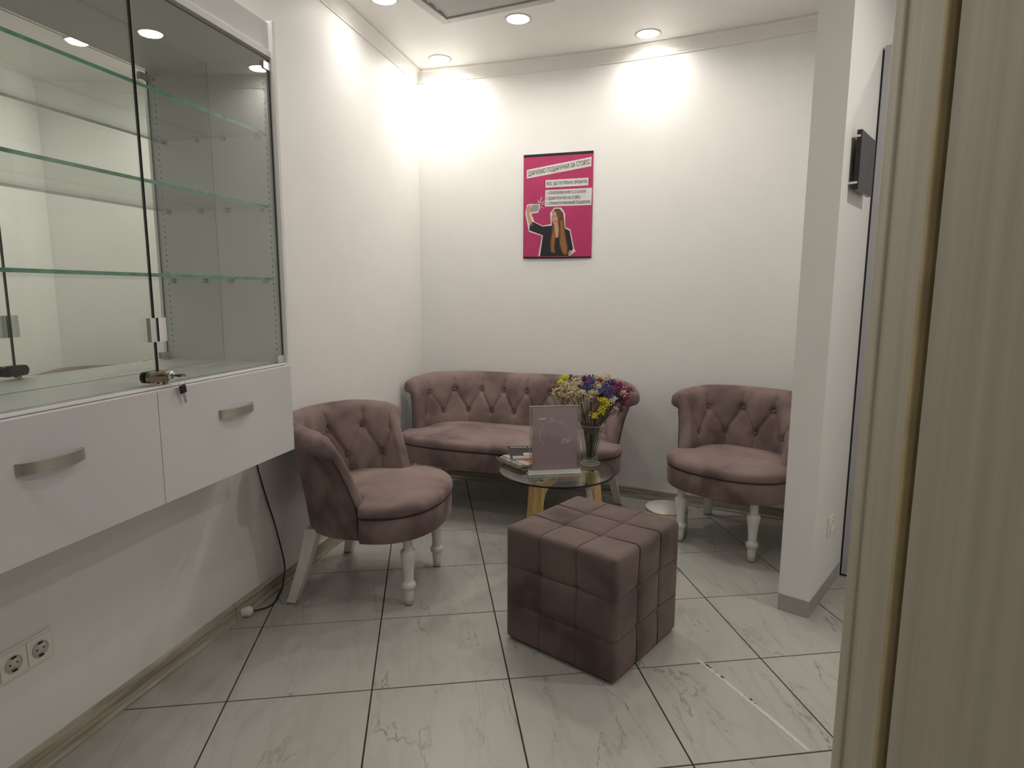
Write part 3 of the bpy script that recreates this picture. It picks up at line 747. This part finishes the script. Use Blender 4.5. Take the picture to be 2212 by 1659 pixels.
def tub_seat(root, w, r, tops, bots, ye=-.17, yb=-.455, step=.0042, seatw=None, front=.11, nexp=2.3, cut=.032):
    INN = [(-.004, .300), (-.004, .36), (-.002, .43), (.006, .50), (.020, .57), (.036, .64), (.050, .69), (.066, .728), (.088, .755), (.112, .768), (.142, .763)]
    OUT = [(.048, .300), (.056, .36), (.065, .43), (.077, .50), (.089, .57), (.101, .625), (.111, .660), (.129, .678), (.152, .687), (.167, .709), (.164, .740)]
    inn = catmull(INN, 8); out = catmull(OUT, 8); K = len(inn)
    loop = inn + [(.156, .755)] + out[::-1]
    P = ucurve(w, yb, r, ye, step); n = len(P)
    segsc = []
    zt, zb = .655, .522
    for t in tops:
        for q in bots:
            if abs(t - q) < .12: segsc.append(((t, zt), (q, zb)))
        segsc.append(((t, zt), (t, .775)))
    for q in bots: segsc.append(((q, zb), (q, .42)))
    btn = [(t, zt) for t in tops] + [(q, zb) for q in bots]
    def sd(px, pz, a, c):
        ax, az = a; cx, cz = c; dx, dz = cx - ax, cz - az; L = dx*dx + dz*dz
        t = max(0, min(1, ((px-ax)*dx + (pz-az)*dz) / L)); return math.hypot(px - ax - dx*t, pz - az - dz*t), t
    sy0 = -.30
    smax = P[-1][4]
    def place(o, z, x, y, nx, ny, s):
        X = x + nx * o; Y = y + ny * o
        kz = 1 - .70 * max(0, min(1, (z - .44) / .30))
        if Y > sy0: Y = sy0 + (Y - sy0) * kz
        k = sstep(smax - .22, smax, abs(s)) * sstep(.5, .76, z)
        return Vector((X, Y, z - cut * k))
    v = []; f = []; k = len(loop)
    for (x, y, nx, ny, s) in P:
        for q, (o, z) in enumerate(loop):
            d = 0
            if q < K and z > .42:
                dc_ = 9
                for a, c in segsc:
                    if abs((a[0] + c[0]) / 2 - s) > .14: continue
                    e, t = sd(s, z, a, c); 
                    wgt = e if c[1] < .7 or z < .72 else e + (z - .72) * .5
                    dc_ = min(dc_, wgt)
                env = sstep(.42, .47, z) * (1 - sstep(.745, .768, z)) * (1 - sstep(smax - .07, smax - .005, abs(s)))
                puff = .012 * (1 - math.exp(-(dc_ / .0085) ** 1.1))
                db_ = min([math.hypot(s - a, z - c) for a, c in btn])
                dim = .017 * math.exp(-(db_ / .020) ** 2)
                d = (puff - .008) * env - dim * env
            v.append(place(o - d, z, x, y, nx, ny, s))
    for i in range(n - 1):
        for q in range(k):
            l = (q + 1) % k; f.append((i*k+q, i*k+l, (i+1)*k+l, (i+1)*k+q))
    bk = MB(); bk.mesh(v, f, 0, True)
    # rounded arm fronts
    for side in (0, n - 1):
        x, y, nx, ny, s = P[side]; rows = []
        for q in range(K):
            a = Vector(v[side*k + q]); c = Vector(v[side*k + (k - 1 - q)]); row = [a]
            for j in range(1, 6):
                t = j / 6; m_ = a.lerp(c, t); m_.y += .020 * math.sin(PI * t) * (1 if q < K-1 else .5); row.append(m_)
            row.append(c); rows.append(row)
        vv = [p for row in rows for p in row]; ff = []
        for q in range(K - 1):
            for j in range(6): ff.append((q*7+j, q*7+j+1, (q+1)*7+j+1, (q+1)*7+j))
        vv.append(Vector(v[side*k + K])); ff.append(tuple([(K-1)*7 + j for j in range(7)] + [len(vv) - 1]))
        bk.mesh(vv, ff, 0, True)
    backo = bk.build('backrest', M_velvet, root, merge=True)
    # buttons and piping
    import bisect
    def at_s(s0_):
        return min(P, key=lambda p: abs(p[4] - s0_))
    def inz(z0_):
        return min(inn, key=lambda p: abs(p[1] - z0_))
    for (s0_, z0_) in btn:
        x, y, nx, ny, s = at_s(s0_); o, z = inz(z0_)
        c = place(o + .0165, z, x, y, nx, ny, s); nrm = Vector((-nx, -ny, .15)).normalized()
        mm = Matrix.Translation(c) @ nrm.to_track_quat('Z', 'Y').to_matrix().to_4x4()
        b_ = MB(); b_.lathe([(.0105, -.003), (.011, 0), (.009, .004), (.005, .0062), (.001, .007)], 14, mm); b_.build('button', M_btn, backo)
    for side in (0, n - 1):
        x, y, nx, ny, s = P[side]
        pts = [place(o + .001, z, x, y + .002, nx, ny, s) for o, z in OUT[:7]]
        b_ = MB(); b_.tube(catmull([tuple(p) for p in pts], 3), .0026, 6); b_.build('piping', M_pipe, backo)
    # seat outline
    sw = seatw; inw = w + .004
    ol = []
    yc = -.155; br = .15
    ol.append((inw, yc - .012))
    for i in range(10):
        a = PI / 2 * i / 9; ol.append((inw - br + br * math.cos(a), yb - .004 + br - br * math.sin(a)))
    ol = ol + [(-x, y) for x, y in ol[::-1]]
    fr2 = []
    for i in range(49):
        a = PI - PI * i / 48; cx, sx_ = math.cos(a), math.sin(a)
        X = math.copysign(abs(cx) ** (2 / nexp), cx) * sw; Y = yc + (abs(sx_) ** (2 / nexp)) * (front - yc)
        fr2.append((X, Y))
    fr2[0] = (-sw, yc); fr2[-1] = (sw, yc)
    ol = ol + [(-inw - .02, yc - .004)] + fr2 + [(inw + .02, yc - .004)]
    C_ = (0, -.19)
    def resample(P_, n_):
        L = [0]
        for i in range(len(P_)): a, c = P_[i], P_[(i+1) % len(P_)]; L.append(L[-1] + math.hypot(a[0]-c[0], a[1]-c[1]))
        res_ = []; j = 0
        for k_ in range(n_):
            t = L[-1] * k_ / n_
            while L[j+1] < t: j += 1
            a, c = P_[j], P_[(j+1) % len(P_)]; u_ = (t - L[j]) / ((L[j+1] - L[j]) or 1); res_.append((a[0]+(c[0]-a[0])*u_, a[1]+(c[1]-a[1])*u_))
        return res_
    ol = resample(ol, 160)
    def smooth_ol(P_, it):
        for _ in range(it):
            n_ = len(P_); P_ = [((P_[i-1][0]+2*P_[i][0]+P_[(i+1) % n_][0])/4, (P_[i-1][1]+2*P_[i][1]+P_[(i+1) % n_][1])/4) for i in range(n_)]
        return P_
    ol_a, ol_b = smooth_ol(ol, 25), smooth_ol(ol, 160)
    def rings(prof, name, m, capb=True):
        b_ = MB(); vv = []; ff = []; n_ = len(ol)
        for sc, z, ins in prof:
            for (X, Y) in (ol if ins < .012 and sc == 1 else ol_a if sc == 1 else ol_b):
                dx, dy = X - C_[0], Y - C_[1]; L = math.hypot(dx, dy) or 1
                vv.append(Vector((C_[0] + dx * sc - dx / L * ins, C_[1] + dy * sc - dy / L * ins, z)))
        for j in range(len(prof) - 1):
            for i in range(n_):
                l = (i + 1) % n_; ff.append((j*n_+i, j*n_+l, (j+1)*n_+l, (j+1)*n_+i))
        ff.append(tuple(range(n_))[::-1]); ff.append(tuple((len(prof)-1)*n_ + i for i in range(n_)))
        b_.mesh(vv, ff, 0, True); return b_.build(name, m, root)
    rings([(1, .405, .014), (1, .404, .004), (1, .408, -.003), (1, .418, -.006), (1, .432, -.005), (1, .442, .000), (1, .449, .008), (1, .454, .022), (.8, .462, .02), (.6, .467, .01), (.35, .470, 0), (.1, .471, 0)], 'seat_cushion', M_velvet)
    rings([(1, .302, .012), (1, .3005, .004), (1, .306, .0), (1, .35, -.001), (1, .398, .0), (1, .404, .006)], 'apron', M_velvet)
    b_ = MB(); cc = []
    for (X, Y) in fr2:
        dx, dy = X - C_[0], Y - C_[1]; L = math.hypot(dx, dy); cc.append((X + dx/L*.001, Y + dy/L*.001, .4035))
    b_.tube(cc, .0022, 6); b_.build('piping', M_pipe, root)

TURN = [(.017, .004), (.019, .03), (.0205, .055), (.0215, .066), (.0205, .070), (.027, .074), (.0305, .083), (.0300, .092), (.025, .099), (.021, .102), (.0205, .112), (.0215, .14), (.0255, .18), (.0305, .212), (.0315, .226), (.0295, .236), (.0215, .240), (.0195, .243), (.0195, .285), (.023, .300)]
def turned_leg(root, x, y):
    b = MB(); b.lathe(TURN, 24, Matrix.Translation((x, y, 0))); o = b.build('leg', M_white2, root)
    b = MB(); b.lathe([(.015, 0), (.016, .0045), (.002, .0045)], 16, Matrix.Translation((x, y, 0))); b.build('foot_pad', M_black, o)
def splay_leg(root, x0, y0, x1, y1):
    """square rear leg: top (x0,y0,.31) to foot (x1,y1,0), slightly sabre-curved"""
    b = MB(); v = []; f = []; N_ = 8
    for i in range(N_ + 1):
        t = i / N_; z = .31 - (.31 - .004) * t
        bend = t ** 1.2
        cx = x0 + (x1 - x0) * bend; cy = y0 + (y1 - y0) * bend; h = .0265 - .0075 * t
        for sx_, sy_ in ((-1, -1), (1, -1), (1, 1), (-1, 1)): v.append((cx + sx_ * h, cy + sy_ * h, z))
    for i in range(N_):
        for k in range(4): l = (k + 1) % 4; f.append((i*4+k, i*4+l, (i+1)*4+l, (i+1)*4+k))
    f.append((0, 3, 2, 1)); f.append(tuple(N_*4 + k for k in range(4)))
    b.mesh(v, f); o = b.build('leg', M_white2, root)
    b = MB(); b.box((x1 - .014, y1 - .014, 0), (x1 + .014, y1 + .014, .0045)); b.build('foot_pad', M_black, o)

def rz_of(fx, fy): return math.atan2(fy, fx) - PI / 2      # local +Y is the front
chair = thing('tub_chair', 'mauve velvet tub chair with white legs beside the drawer cabinet', 'chair', (-.388, 2.622, 0), rz_of(.98, -.19), group='mauve velvet seating')
tub_seat(chair, .235, .20, [-.375, -.225, -.075, .075, .225, .375], [-.30, -.15, 0, .15, .30], seatw=.318, front=.108, yb=-.432)
turned_leg(chair, -.188, 0); turned_leg(chair, .188, 0)
splay_leg(chair, -.205, -.405, -.262, -.482); splay_leg(chair, .205, -.405, .262, -.482)
chair2 = copy_tree(chair); chair2.location = (1.016, 2.992, 0); chair2.rotation_euler = (0, 0, rz_of(-.675, -.738))
chair2['label'] = 'mauve velvet tub chair half hidden by the white pillar'
sofa = thing('tub_sofa', 'two-seat mauve velvet tufted sofa against the curved back wall', 'sofa', (-.062, 3.438, 0), rz_of(-.309, -.951), group='mauve velvet seating')
tub_seat(sofa, .565, .24, [k * .152 for k in (-4, -3, -2, -1, 0, 1, 2, 3, 4)] + [-.72, .72], [k * .152 + .076 for k in (-5, -4, -3, -2, -1, 0, 1, 2, 3, 4)], seatw=.655, front=.115, nexp=3.4, step=.0046)
turned_leg(sofa, -.52, 0); turned_leg(sofa, .52, 0)
splay_leg(sofa, -.545, -.405, -.60, -.47); splay_leg(sofa, .545, -.405, .60, -.47)

# ------------------------------------------------------------------ pouf
pf = thing('pouf', 'square mauve velvet quilted pouf standing in the middle of the floor', 'pouf', (.3045, 2.213, 0), math.radians(50.2))
HX, HZ, RR = .231, .216, .017; ZC = .224
def psurf(p, extra=0.0):
    h = Vector((HX, HX, HZ)); q = Vector((p[0]*h.x, p[1]*h.y, p[2]*h.z))
    inner = Vector([max(-(h[i]-RR), min(h[i]-RR, q[i])) for i in range(3)]); d = (q - inner)
    if d.length < 1e-9: d = Vector((0, 0, 1))
    d.normalize()
    ax = max(range(3), key=lambda i: abs(p[i])); o = [i for i in range(3) if i != ax]
    g = lambda t: .6 * math.exp(-((abs(t) - 1/3) / .055) ** 2) + .4 * math.exp(-((abs(t) - 1/3) / .016) ** 2)
    gu = g(p[o[0]]) * (1 - .85 * sstep(.40, .98, abs(p[o[1]]))); gv = g(p[o[1]]) * (1 - .85 * sstep(.40, .98, abs(p[o[0]])))
    pu = abs(math.cos(p[o[0]] * 1.5 * PI)) * abs(math.cos(p[o[1]] * 1.5 * PI))
    edge = (1 - max(0, abs(p[o[0]]) - .9) * 10) * (1 - max(0, abs(p[o[1]]) - .9) * 10)
    disp = .001 + .005 * pu * edge - .0055 * max(gu, gv) - .020 * gu * gv
    return inner + d * (RR + disp + extra) + Vector((0, 0, ZC))
b = MB(); NN = 84
for ax in range(3):
    for s in (-1, 1):
        v = []; f = []
        o = [i for i in range(3) if i != ax]
        for i in range(NN + 1):
            for j in range(NN + 1):
                p = [0, 0, 0]; p[ax] = s; p[o[0]] = -1 + 2*i/NN; p[o[1]] = -1 + 2*j/NN; v.append(psurf(p))
        for i in range(NN):
            for j in range(NN): a = i*(NN+1)+j; f.append((a, a+1, a+NN+2, a+NN+1))
        b.mesh(v, f, 0, True)
b.build('cover', M_velvet_p, pf, merge=True)
def ring_pts(ax, t0):
    o = [i for i in range(3) if i != ax]; pts = []; n = 34
    for (a0, a1) in (((-1, -1), (1, -1)), ((1, -1), (1, 1)), ((1, 1), (-1, 1)), ((-1, 1), (-1, -1))):
        for k in range(n):
            t = k / n; p = [0, 0, 0]; p[ax] = t0; p[o[0]] = a0[0] + (a1[0]-a0[0])*t; p[o[1]] = a0[1] + (a1[1]-a0[1])*t
            pts.append(psurf(p, .0004))
    return pts
M_pipev = noisy('pouf_piping', (.085, .055, .055), (.12, .08, .078), 60, .8)
for ax in range(3):
    for t0 in (-1/3, 1/3):
        c = MB(); c.tube(ring_pts(ax, t0), .0027 if ax == 0 else .0021, 6, closed=True); c.build('piping', M_pipe if ax == 0 else M_pipev, pf)
b = MB()
for sx_ in (-1, 1):
    for sy_ in (-1, 1): b.lathe([(.016, 0), (.018, .012), (.018, .014)], 14, Matrix.Translation((sx_*.17, sy_*.17, 0)))
b.build('feet', M_black, pf)

# ------------------------------------------------------------------ glass table
TZ = .442; TC = (.2138, 2.884)
tb = thing('coffee_table', 'round glass coffee table with bent light-wood legs in front of the sofa', 'table', (TC[0], TC[1], 0))
b = MB(); n = 72; R_ = .2725
ring = [(math.cos(2*PI*i/n), math.sin(2*PI*i/n)) for i in range(n)]
v = []
for r_, z in ((R_ - .001, TZ - .001), (R_, TZ - .0005), (R_, TZ + .0075), (R_ - .001, TZ + .008)): v += [(c*r_, s*r_, z) for c, s in ring]
side = [(j*n+i, j*n+(i+1) % n, (j+1)*n+(i+1) % n, (j+1)*n+i) for j in range(3) for i in range(n)]
b.mesh(v, [tuple(range(n))[::-1], tuple(range(3*n, 4*n))], 0); b.mesh(v, side, 1, True)
b.build('glass_top', [M_tint, M_darkedge], tb, merge=True)
for ang in (-118, 2, 122):
    a = math.radians(ang); mm = Matrix.Rotation(a, 4, 'Z') @ Matrix(((1, 0, 0, 0), (0, 0, 1, 0), (0, 1, 0, 0), (0, 0, 0, 1)))
    prof = [(.012, TZ-.003), (.197, TZ-.003), (.204, TZ-.02), (.247, .012), (.243, .002), (.214, .002), (.210, .010), (.183, .28), (.171, .347), (.154, .377), (.120, .392), (.077, .398), (.012, .398)]
    b = MB(); b.prism(prof, -.016, .016, mm)
    lg = b.build('leg', M_wood, tb)
    bv = lg.modifiers.new('bevel', 'BEVEL'); bv.width = .003; bv.segments = 2
    b = MB(); b.lathe([(.010, TZ-.003), (.010, TZ-.0002), (.001, TZ-.0002)], 14, Matrix.Translation((.17*math.cos(a), .17*math.sin(a), 0))); b.build('rubber_pad', M_black, lg)
TT = TZ + .008

# acrylic stand with the pink card
so_ = Vector((.1974, 2.807, TT)); sd_ = math.atan2(.04, .24)
st = thing('sign_holder', 'clear acrylic stand with a dusty pink card standing on the glass table', 'sign', so_, sd_)
st.scale = (.963,) * 3
b = MB(); b.box((-.130, -.042, .0005), (.130, .045, .0045), bev=.0008)
b.build('base', M_acryl, st)
b = MB(); 
for a_, c_ in (((-.130, -.0425, .0006), (.130, -.0412, .0046)), ((-.1305, -.042, .0006), (-.1293, .045, .0046)), ((.1293, -.042, .0006), (.1305, .045, .0046))): b.box(a_, c_)
b.build('base_edge', M_acredge, st)
b = MB(); b.prism([(-.018, .0046), (.018, .0046), (.012, .010), (.007, .022), (-.007, .022), (-.012, .010)], -.128, .128, Matrix(((0, 0, 1, 0), (1, 0, 0, 0), (0, 1, 0, 0), (0, 0, 0, 1)))); b.build('bead', M_bead, st)
for y in (-.0048, .0022):
    b = MB(); b.box((-.122, y, .022), (.122, y + .0022, .332), bev=.0005); b.build('pane', M_acryl, st)
b = MB()
for x in (-.1225, -.1115, .1115, .1225): b.box((x - .0006, -.0052, .022), (x + .0006, .0046, .332))
b.box((-.1225, -.005, .3315), (.1225, .0045, .3335)); b.build('pane_edge', M_acredge, st)
M_cardp = noisy('dusty_pink_card', (.48, .36, .39), (.50, .38, .41), 6, .55)
b = MB(); b.box((-.108, -.0018, .023), (.108, .0012, .3285)); b.build('card', M_cardp, st)
MT = Matrix(((1, 0, 0, 0), (0, 0, -1, -.0020), (0, 1, 0, 0), (0, 0, 0, 1)))
M_txt = mat('card_white_print', (.90, .86, .84), .5); M_txt2 = mat('card_faint_print', (.38, .27, .29), .6)
word = 'косметологічний центр'; cx_, cz_ = -.004, .194; rad = .064
for i, ch in enumerate(word):
    if ch == ' ': continue
    a = math.radians(222 - i * 9.6)
    text_mesh(ch, .013, M_txt, 'letter', st, MT @ Matrix.Translation((cx_ + rad*math.cos(a), cz_ + rad*math.sin(a), 0)) @ Matrix.Rotation(a - PI/2, 4, 'Z'), align='CENTER', extrude=.0001)
text_mesh('КРАСА', .038, M_txt2, 'lettering', st, MT @ Matrix.Translation((-.066, .176, 0)), extrude=.0001)
text_mesh('он', .040, M_txt, 'lettering', st, MT @ Matrix.Translation((.026, .150, .0003)), shear=.5, extrude=.0001)
b = MB(); b.box((-.078, -.00225, .268), (-.045, -.0019, .276)); b.box((-.020, -.00225, .270), (-.012, -.0019, .278)); b.build('print_mark', M_txt, st)

# magazines
def magazine(loc, rz, w_, h_, t_, cover, spine, lab, title=None, strips=()):
    mg = thing('magazine', lab, 'magazine', loc, rz, group='magazines on the glass table')
    mg.scale = (.963,) * 3
    b = MB(); b.box((-w_/2, -h_/2, 0), (w_/2, h_/2, t_ - .0006), bev=.0005); b.build('pages', M_card if spine is None else spine, mg)
    b = MB(); b.box((-w_/2 - .0008, -h_/2 - .0008, t_ - .0006), (w_/2 + .0008, h_/2 + .0008, t_)); b.build('cover', cover, mg)
    for k, (x0, y0, x1, y1, m_) in enumerate(strips):
        b = MB(); b.box((x0*w_/2, y0*h_/2, t_), (x1*w_/2, y1*h_/2, t_ + .0003)); b.build('cover_print', m_, mg)
    if title:
        tx, ty, size, ang, col = title[1:]
        text_mesh(title[0], size, col, 'lettering', mg, Matrix.Translation((tx, ty, t_ + .0004)) @ Matrix.Rotation(ang, 4, 'Z'), extrude=.0002)
    return mg
mc = lambda n, c: noisy(n, c, tuple(k*1.2 for k in c), 25, .3)
C_dark = mc('cover_dark', (.02, .018, .022)); C_tan = mc('cover_tan', (.42, .33, .24)); C_rust = mc('cover_rust', (.16, .055, .02)); C_org = mc('cover_orange', (.60, .13, .06)); C_gr = mc('cover_grey', (.30, .30, .33)); C_pk = mc('cover_pinkish', (.55, .38, .34)); C_pages = mc('page_edges', (.34, .33, .24))
mz = TT + .0005
# measured corners of the pile: left (-.08,3.153) front (.046,2.962) -> short side runs front-right
rz1 = math.atan2(2.962 - 3.153, .046 + .080)
cm = Vector((.046, 2.962, 0)) + Vector((-.126, .191, 0)) * .5 + Vector((.191, .126, 0)).normalized() * .140
cm = cm * .963
magazine((cm.x + .004, cm.y + .004, mz), rz1 + .05, .215, .275, .006, C_gr, C_pages, 'bottom magazine of the pile with olive page edges')
magazine((cm.x - .002, cm.y + .002, mz + .0066), rz1 - .04, .213, .278, .006, C_tan, C_pages, 'second magazine from the bottom of the pile')
magazine((cm.x, cm.y, mz + .0132), rz1, .222, .285, .009, C_tan, C_pages, 'thick magazine with a dark title strip and orange cover picture',
         ('КОСМОПОЛІС', -.098, -.136, .028, 0, M_txt), [(-1, -1, 1, -.76, C_dark), (-1, -1, -.5, -.76, C_rust), (-.75, -.7, .35, .1, C_pk), (.1, -.45, .95, -.3, C_org), (.05, -.25, .9, -.1, C_org), (.2, -.05, .95, .05, C_org), (-.9, .15, .9, .8, C_rust)])
magazine((cm.x - .012, cm.y + .075, mz + .0230), rz1 + 1.08, .205, .27, .006, C_dark, None, 'dark-covered magazine lying crossways on top of the pile',
         ('КРАСА МОДА', -.085, .098, .026, 0, M_txt), [(-.9, -.95, .95, -.55, C_gr), (-.3, -.5, .9, -.1, C_pk)])

# vase and dried flowers
VX, VY = .3833, 2.971
vs = thing('vase', 'tapered clear glass vase holding dried flowers on the glass table', 'vase', (VX, VY, TT + .0004))
vs.scale = (.963,) * 3
b = MB()
op = [(.0005, 0), (.040, 0), (.047, .004), (.048, .010), (.044, .018), (.037, .026), (.034, .036), (.036, .055), (.044, .100), (.055, .155), (.066, .205), (.0665, .2065)]
ip = [(.064, .205), (.053, .155), (.042, .100), (.033, .058), (.030, .040), (.020, .032), (.0005, .030)]
pr = op + ip; n = 44; v = []; f = []
for r_, z in pr: v += [(r_*math.cos(2*PI*i/n), r_*math.sin(2*PI*i/n), z) for i in range(n)]
for j in range(len(pr) - 1):
    for i in range(n): f.append((j*n+i, j*n+(i+1) % n, (j+1)*n+(i+1) % n, (j+1)*n+i))
b.mesh(v, f, 0, True); b.build('glass_body', M_vaseglass, vs)
b = MB(); b.tube([(.0655*math.cos(2*PI*i/n), .0655*math.sin(2*PI*i/n), .2065) for i in range(n)], .0013, 6, closed=True); b.build('rim', M_acredge, vs)
b = MB(); b.tube([(.0475*math.cos(2*PI*i/n), .0475*math.sin(2*PI*i/n), .007) for i in range(n)], .0016, 6, closed=True); b.build('foot_rim', M_acredge, vs)

FC = {'cream': ((.55, .47, .28), (.72, .64, .42)), 'yellow': ((.55, .50, .03), (.75, .68, .05)), 'blue': ((.055, .050, .16), (.11, .11, .27)),
      'purple': ((.07, .025, .11), (.13, .05, .17)), 'magenta': ((.20, .025, .09), (.33, .05, .15)), 'white': ((.60, .56, .42), (.75, .72, .58)), 'rust': ((.22, .07, .05), (.32, .11, .08))}
FM = {k: noisy('petal_' + k, a, c, 120, .8) for k, (a, c) in FC.items()}
M_stem = noisy('dried_stem', (.055, .05, .022), (.11, .10, .05), 40, .8)
HEADS = [(1221,816,'yellow',2),(1213,825,'yellow',3),(1234,815,'purple',-3),(1244,820,'purple',-2),(1262,817,'purple',3),(1266,821,'magenta',0),(1275,816,'blue',-3),(1279,824,'blue',2),
 (1287,818,'cream',-4),(1294,816,'cream',-2),(1296,820,'rust',0),(1303,820,'cream',-3),(1310,813,'cream',-5),(1243,823,'cream',2),(1236,830,'cream',4),(1222,830,'cream',5),(1248,830,'cream',3),
 (1218,838,'cream',6),(1228,838,'cream',6),(1239,840,'cream',7),(1207,843,'cream',4),(1201,848,'cream',3),(1206,858,'cream',3),(1213,850,'cream',6),(1232,848,'cream',8),(1246,836,'rust',2),
 (1224,852,'cream',7),(1245,852,'cream',7),(1252,848,'cream',8),(1259,836,'blue',6),(1270,832,'blue',5),(1278,838,'blue',6),(1263,828,'cream',0),(1287,830,'cream',2),(1291,838,'cream',4),(1282,847,'cream',8),(1277,856,'cream',8),(1245,864,'cream',6),(1258,847,'white',8),
 (1298,843,'blue',7),(1309,835,'blue',3),(1315,838,'blue',5),(1305,845,'blue',8),(1320,825,'blue',-2),(1312,852,'blue',8),(1328,850,'blue',3),(1322,848,'blue',5),(1300,850,'purple',6),(1326,846,'purple',2),
 (1328,828,'magenta',-2),(1340,830,'magenta',-3),(1345,837,'magenta',-1),(1334,840,'magenta',3),(1350,843,'magenta',-2),(1358,842,'magenta',-3),(1341,846,'magenta',3),(1356,856,'magenta',1),(1350,865,'magenta',2),(1294,858,'magenta',6),(1346,872,'magenta',0),(1336,834,'purple',0),(1347,847,'cream',4),
 (1327,861,'white',7),(1322,866,'white',8),(1306,864,'yellow',9),(1312,871,'yellow',9),(1300,864,'yellow',9),(1304,880,'yellow',9),(1300,888,'yellow',9),(1286,897,'yellow',9),(1331,882,'white',3),(1342,885,'rust',0),(1338,862,'blue',1),(1324,874,'purple',2),(1212,862,'cream',2),(1253,858,'cream',5),(1232,820,'cream',-5),(1325,822,'cream',-5),(1206,836,'magenta',-3)]
NAMES_ = {'cream': 'cream', 'yellow': 'bright yellow', 'blue': 'blue-violet', 'purple': 'dark purple', 'magenta': 'magenta', 'white': 'small white', 'rust': 'rust-red'}
OCT = [(1,0,0),(-1,0,0),(0,1,0),(0,-1,0),(0,0,1),(0,0,-1)]; OF = [(0,2,4),(2,1,4),(1,3,4),(3,0,4),(2,0,5),(1,2,5),(3,1,5),(0,3,5)]
rnd = random.Random(3)
PXM = .00228
for hx, hy, colr, dep in HEADS:
    H3 = Vector(((hx - 1106) / 1353 * 1.01 * (VY - dep * .011), VY - dep * .011 , 0))
    H3.z = CAM_H + H3.y / 1353 * (829.5 - hy) * 1.02 - H3.y * .1467 * 1.0
    cols_ = 'far left', 'left', 'centre left', 'centre', 'centre right', 'right', 'far right'
    rows_ = 'top', 'upper', 'middle', 'lower', 'bottom'
    where = rows_[min(4, max(0, int((hy - 811) / 17)))] + ' ' + cols_[min(6, max(0, int((hx - 1198) / 24)))]
    sp_ = thing('flower_sprig', NAMES_[colr] + ' dried statice sprig at the ' + where + ' of the bouquet', 'flower', (VX, VY, TT + .034), group=colr + ' dried flowers')
    rel = H3 - sp_.location
    a = rnd.uniform(0, 2*PI); r0 = rnd.uniform(.002, .022)
    base = Vector((r0*math.cos(a), r0*math.sin(a), 0))
    dirn = Vector((rel.x, rel.y, 0)); 
    mid = Vector((rel.x, rel.y, 0)) * .16 + base * .6; 
    if mid.length > .036: mid = mid.normalized() * .036
    mid.z = .105
    rim = Vector((rel.x, rel.y, 0)) * .38
    if rim.length > .054: rim = rim.normalized() * .054
    rim.z = .175 if rel.z > .2 else rel.z * .8
    path = catmull([tuple(base), tuple(mid), tuple(rim), tuple(rel * .97)], 5)
    b = MB(); b.tube(path, [.0016 - .0008 * i / (len(path)-1) for i in range(len(path))], 5)
    # side branches
    for k in range(4):
        q = rel + Vector((rnd.uniform(-.016, .016), rnd.uniform(-.014, .014), rnd.uniform(-.006, .012)))
        b.tube([rel * .88 + Vector((0, 0, -.004)), q], .0006, 4)
    b.build('stem', M_stem, sp_)
    b = MB(); nb = 46
    rr_ = .0195 if colr in ('cream', 'blue', 'magenta') else .0135
    for k in range(nb):
        c = rel + Vector((rnd.gauss(0, rr_*.55), rnd.gauss(0, rr_*.6), rnd.gauss(0, rr_*.42)))
        s = rnd.uniform(.0030, .0058) * (1.0 if colr != 'yellow' else 1.25)
        M3 = Matrix.Rotation(rnd.uniform(0, 3), 3, 'X') @ Matrix.Rotation(rnd.uniform(0, 3), 3, 'Y')
        b.mesh([c + M3 @ Vector((x*s*1.2, y*s, z*s*.7)) for x, y, z in OCT], OF)
    b.build('blossoms', FM[colr], sp_)

# ------------------------------------------------------------------ small round bin by the right chair
bn = thing('waste_bin', 'small round marble-patterned bin with gold rim beside the right chair leg', 'bin', (.835, 3.245, 0))
b = MB(); b.lathe([(.106, .002), (.112, .006), (.112, .128), (.108, .130)], 48); b.build('body', M_binm, bn)
b = MB(); b.lathe([(.109, .130), (.113, .131), (.113, .137), (.109, .141), (.001, .1425)], 48); b.build('lid', M_binm, bn)
b = MB(); b.tube([(.1132*math.cos(2*PI*i/48), .1132*math.sin(2*PI*i/48), .1345) for i in range(48)], .0022, 6, closed=True); b.build('rim', M_gold, bn)
b = MB(); b.lathe([(.1, 0), (.1, .004)], 40); b.build('foot_ring', M_black, bn)
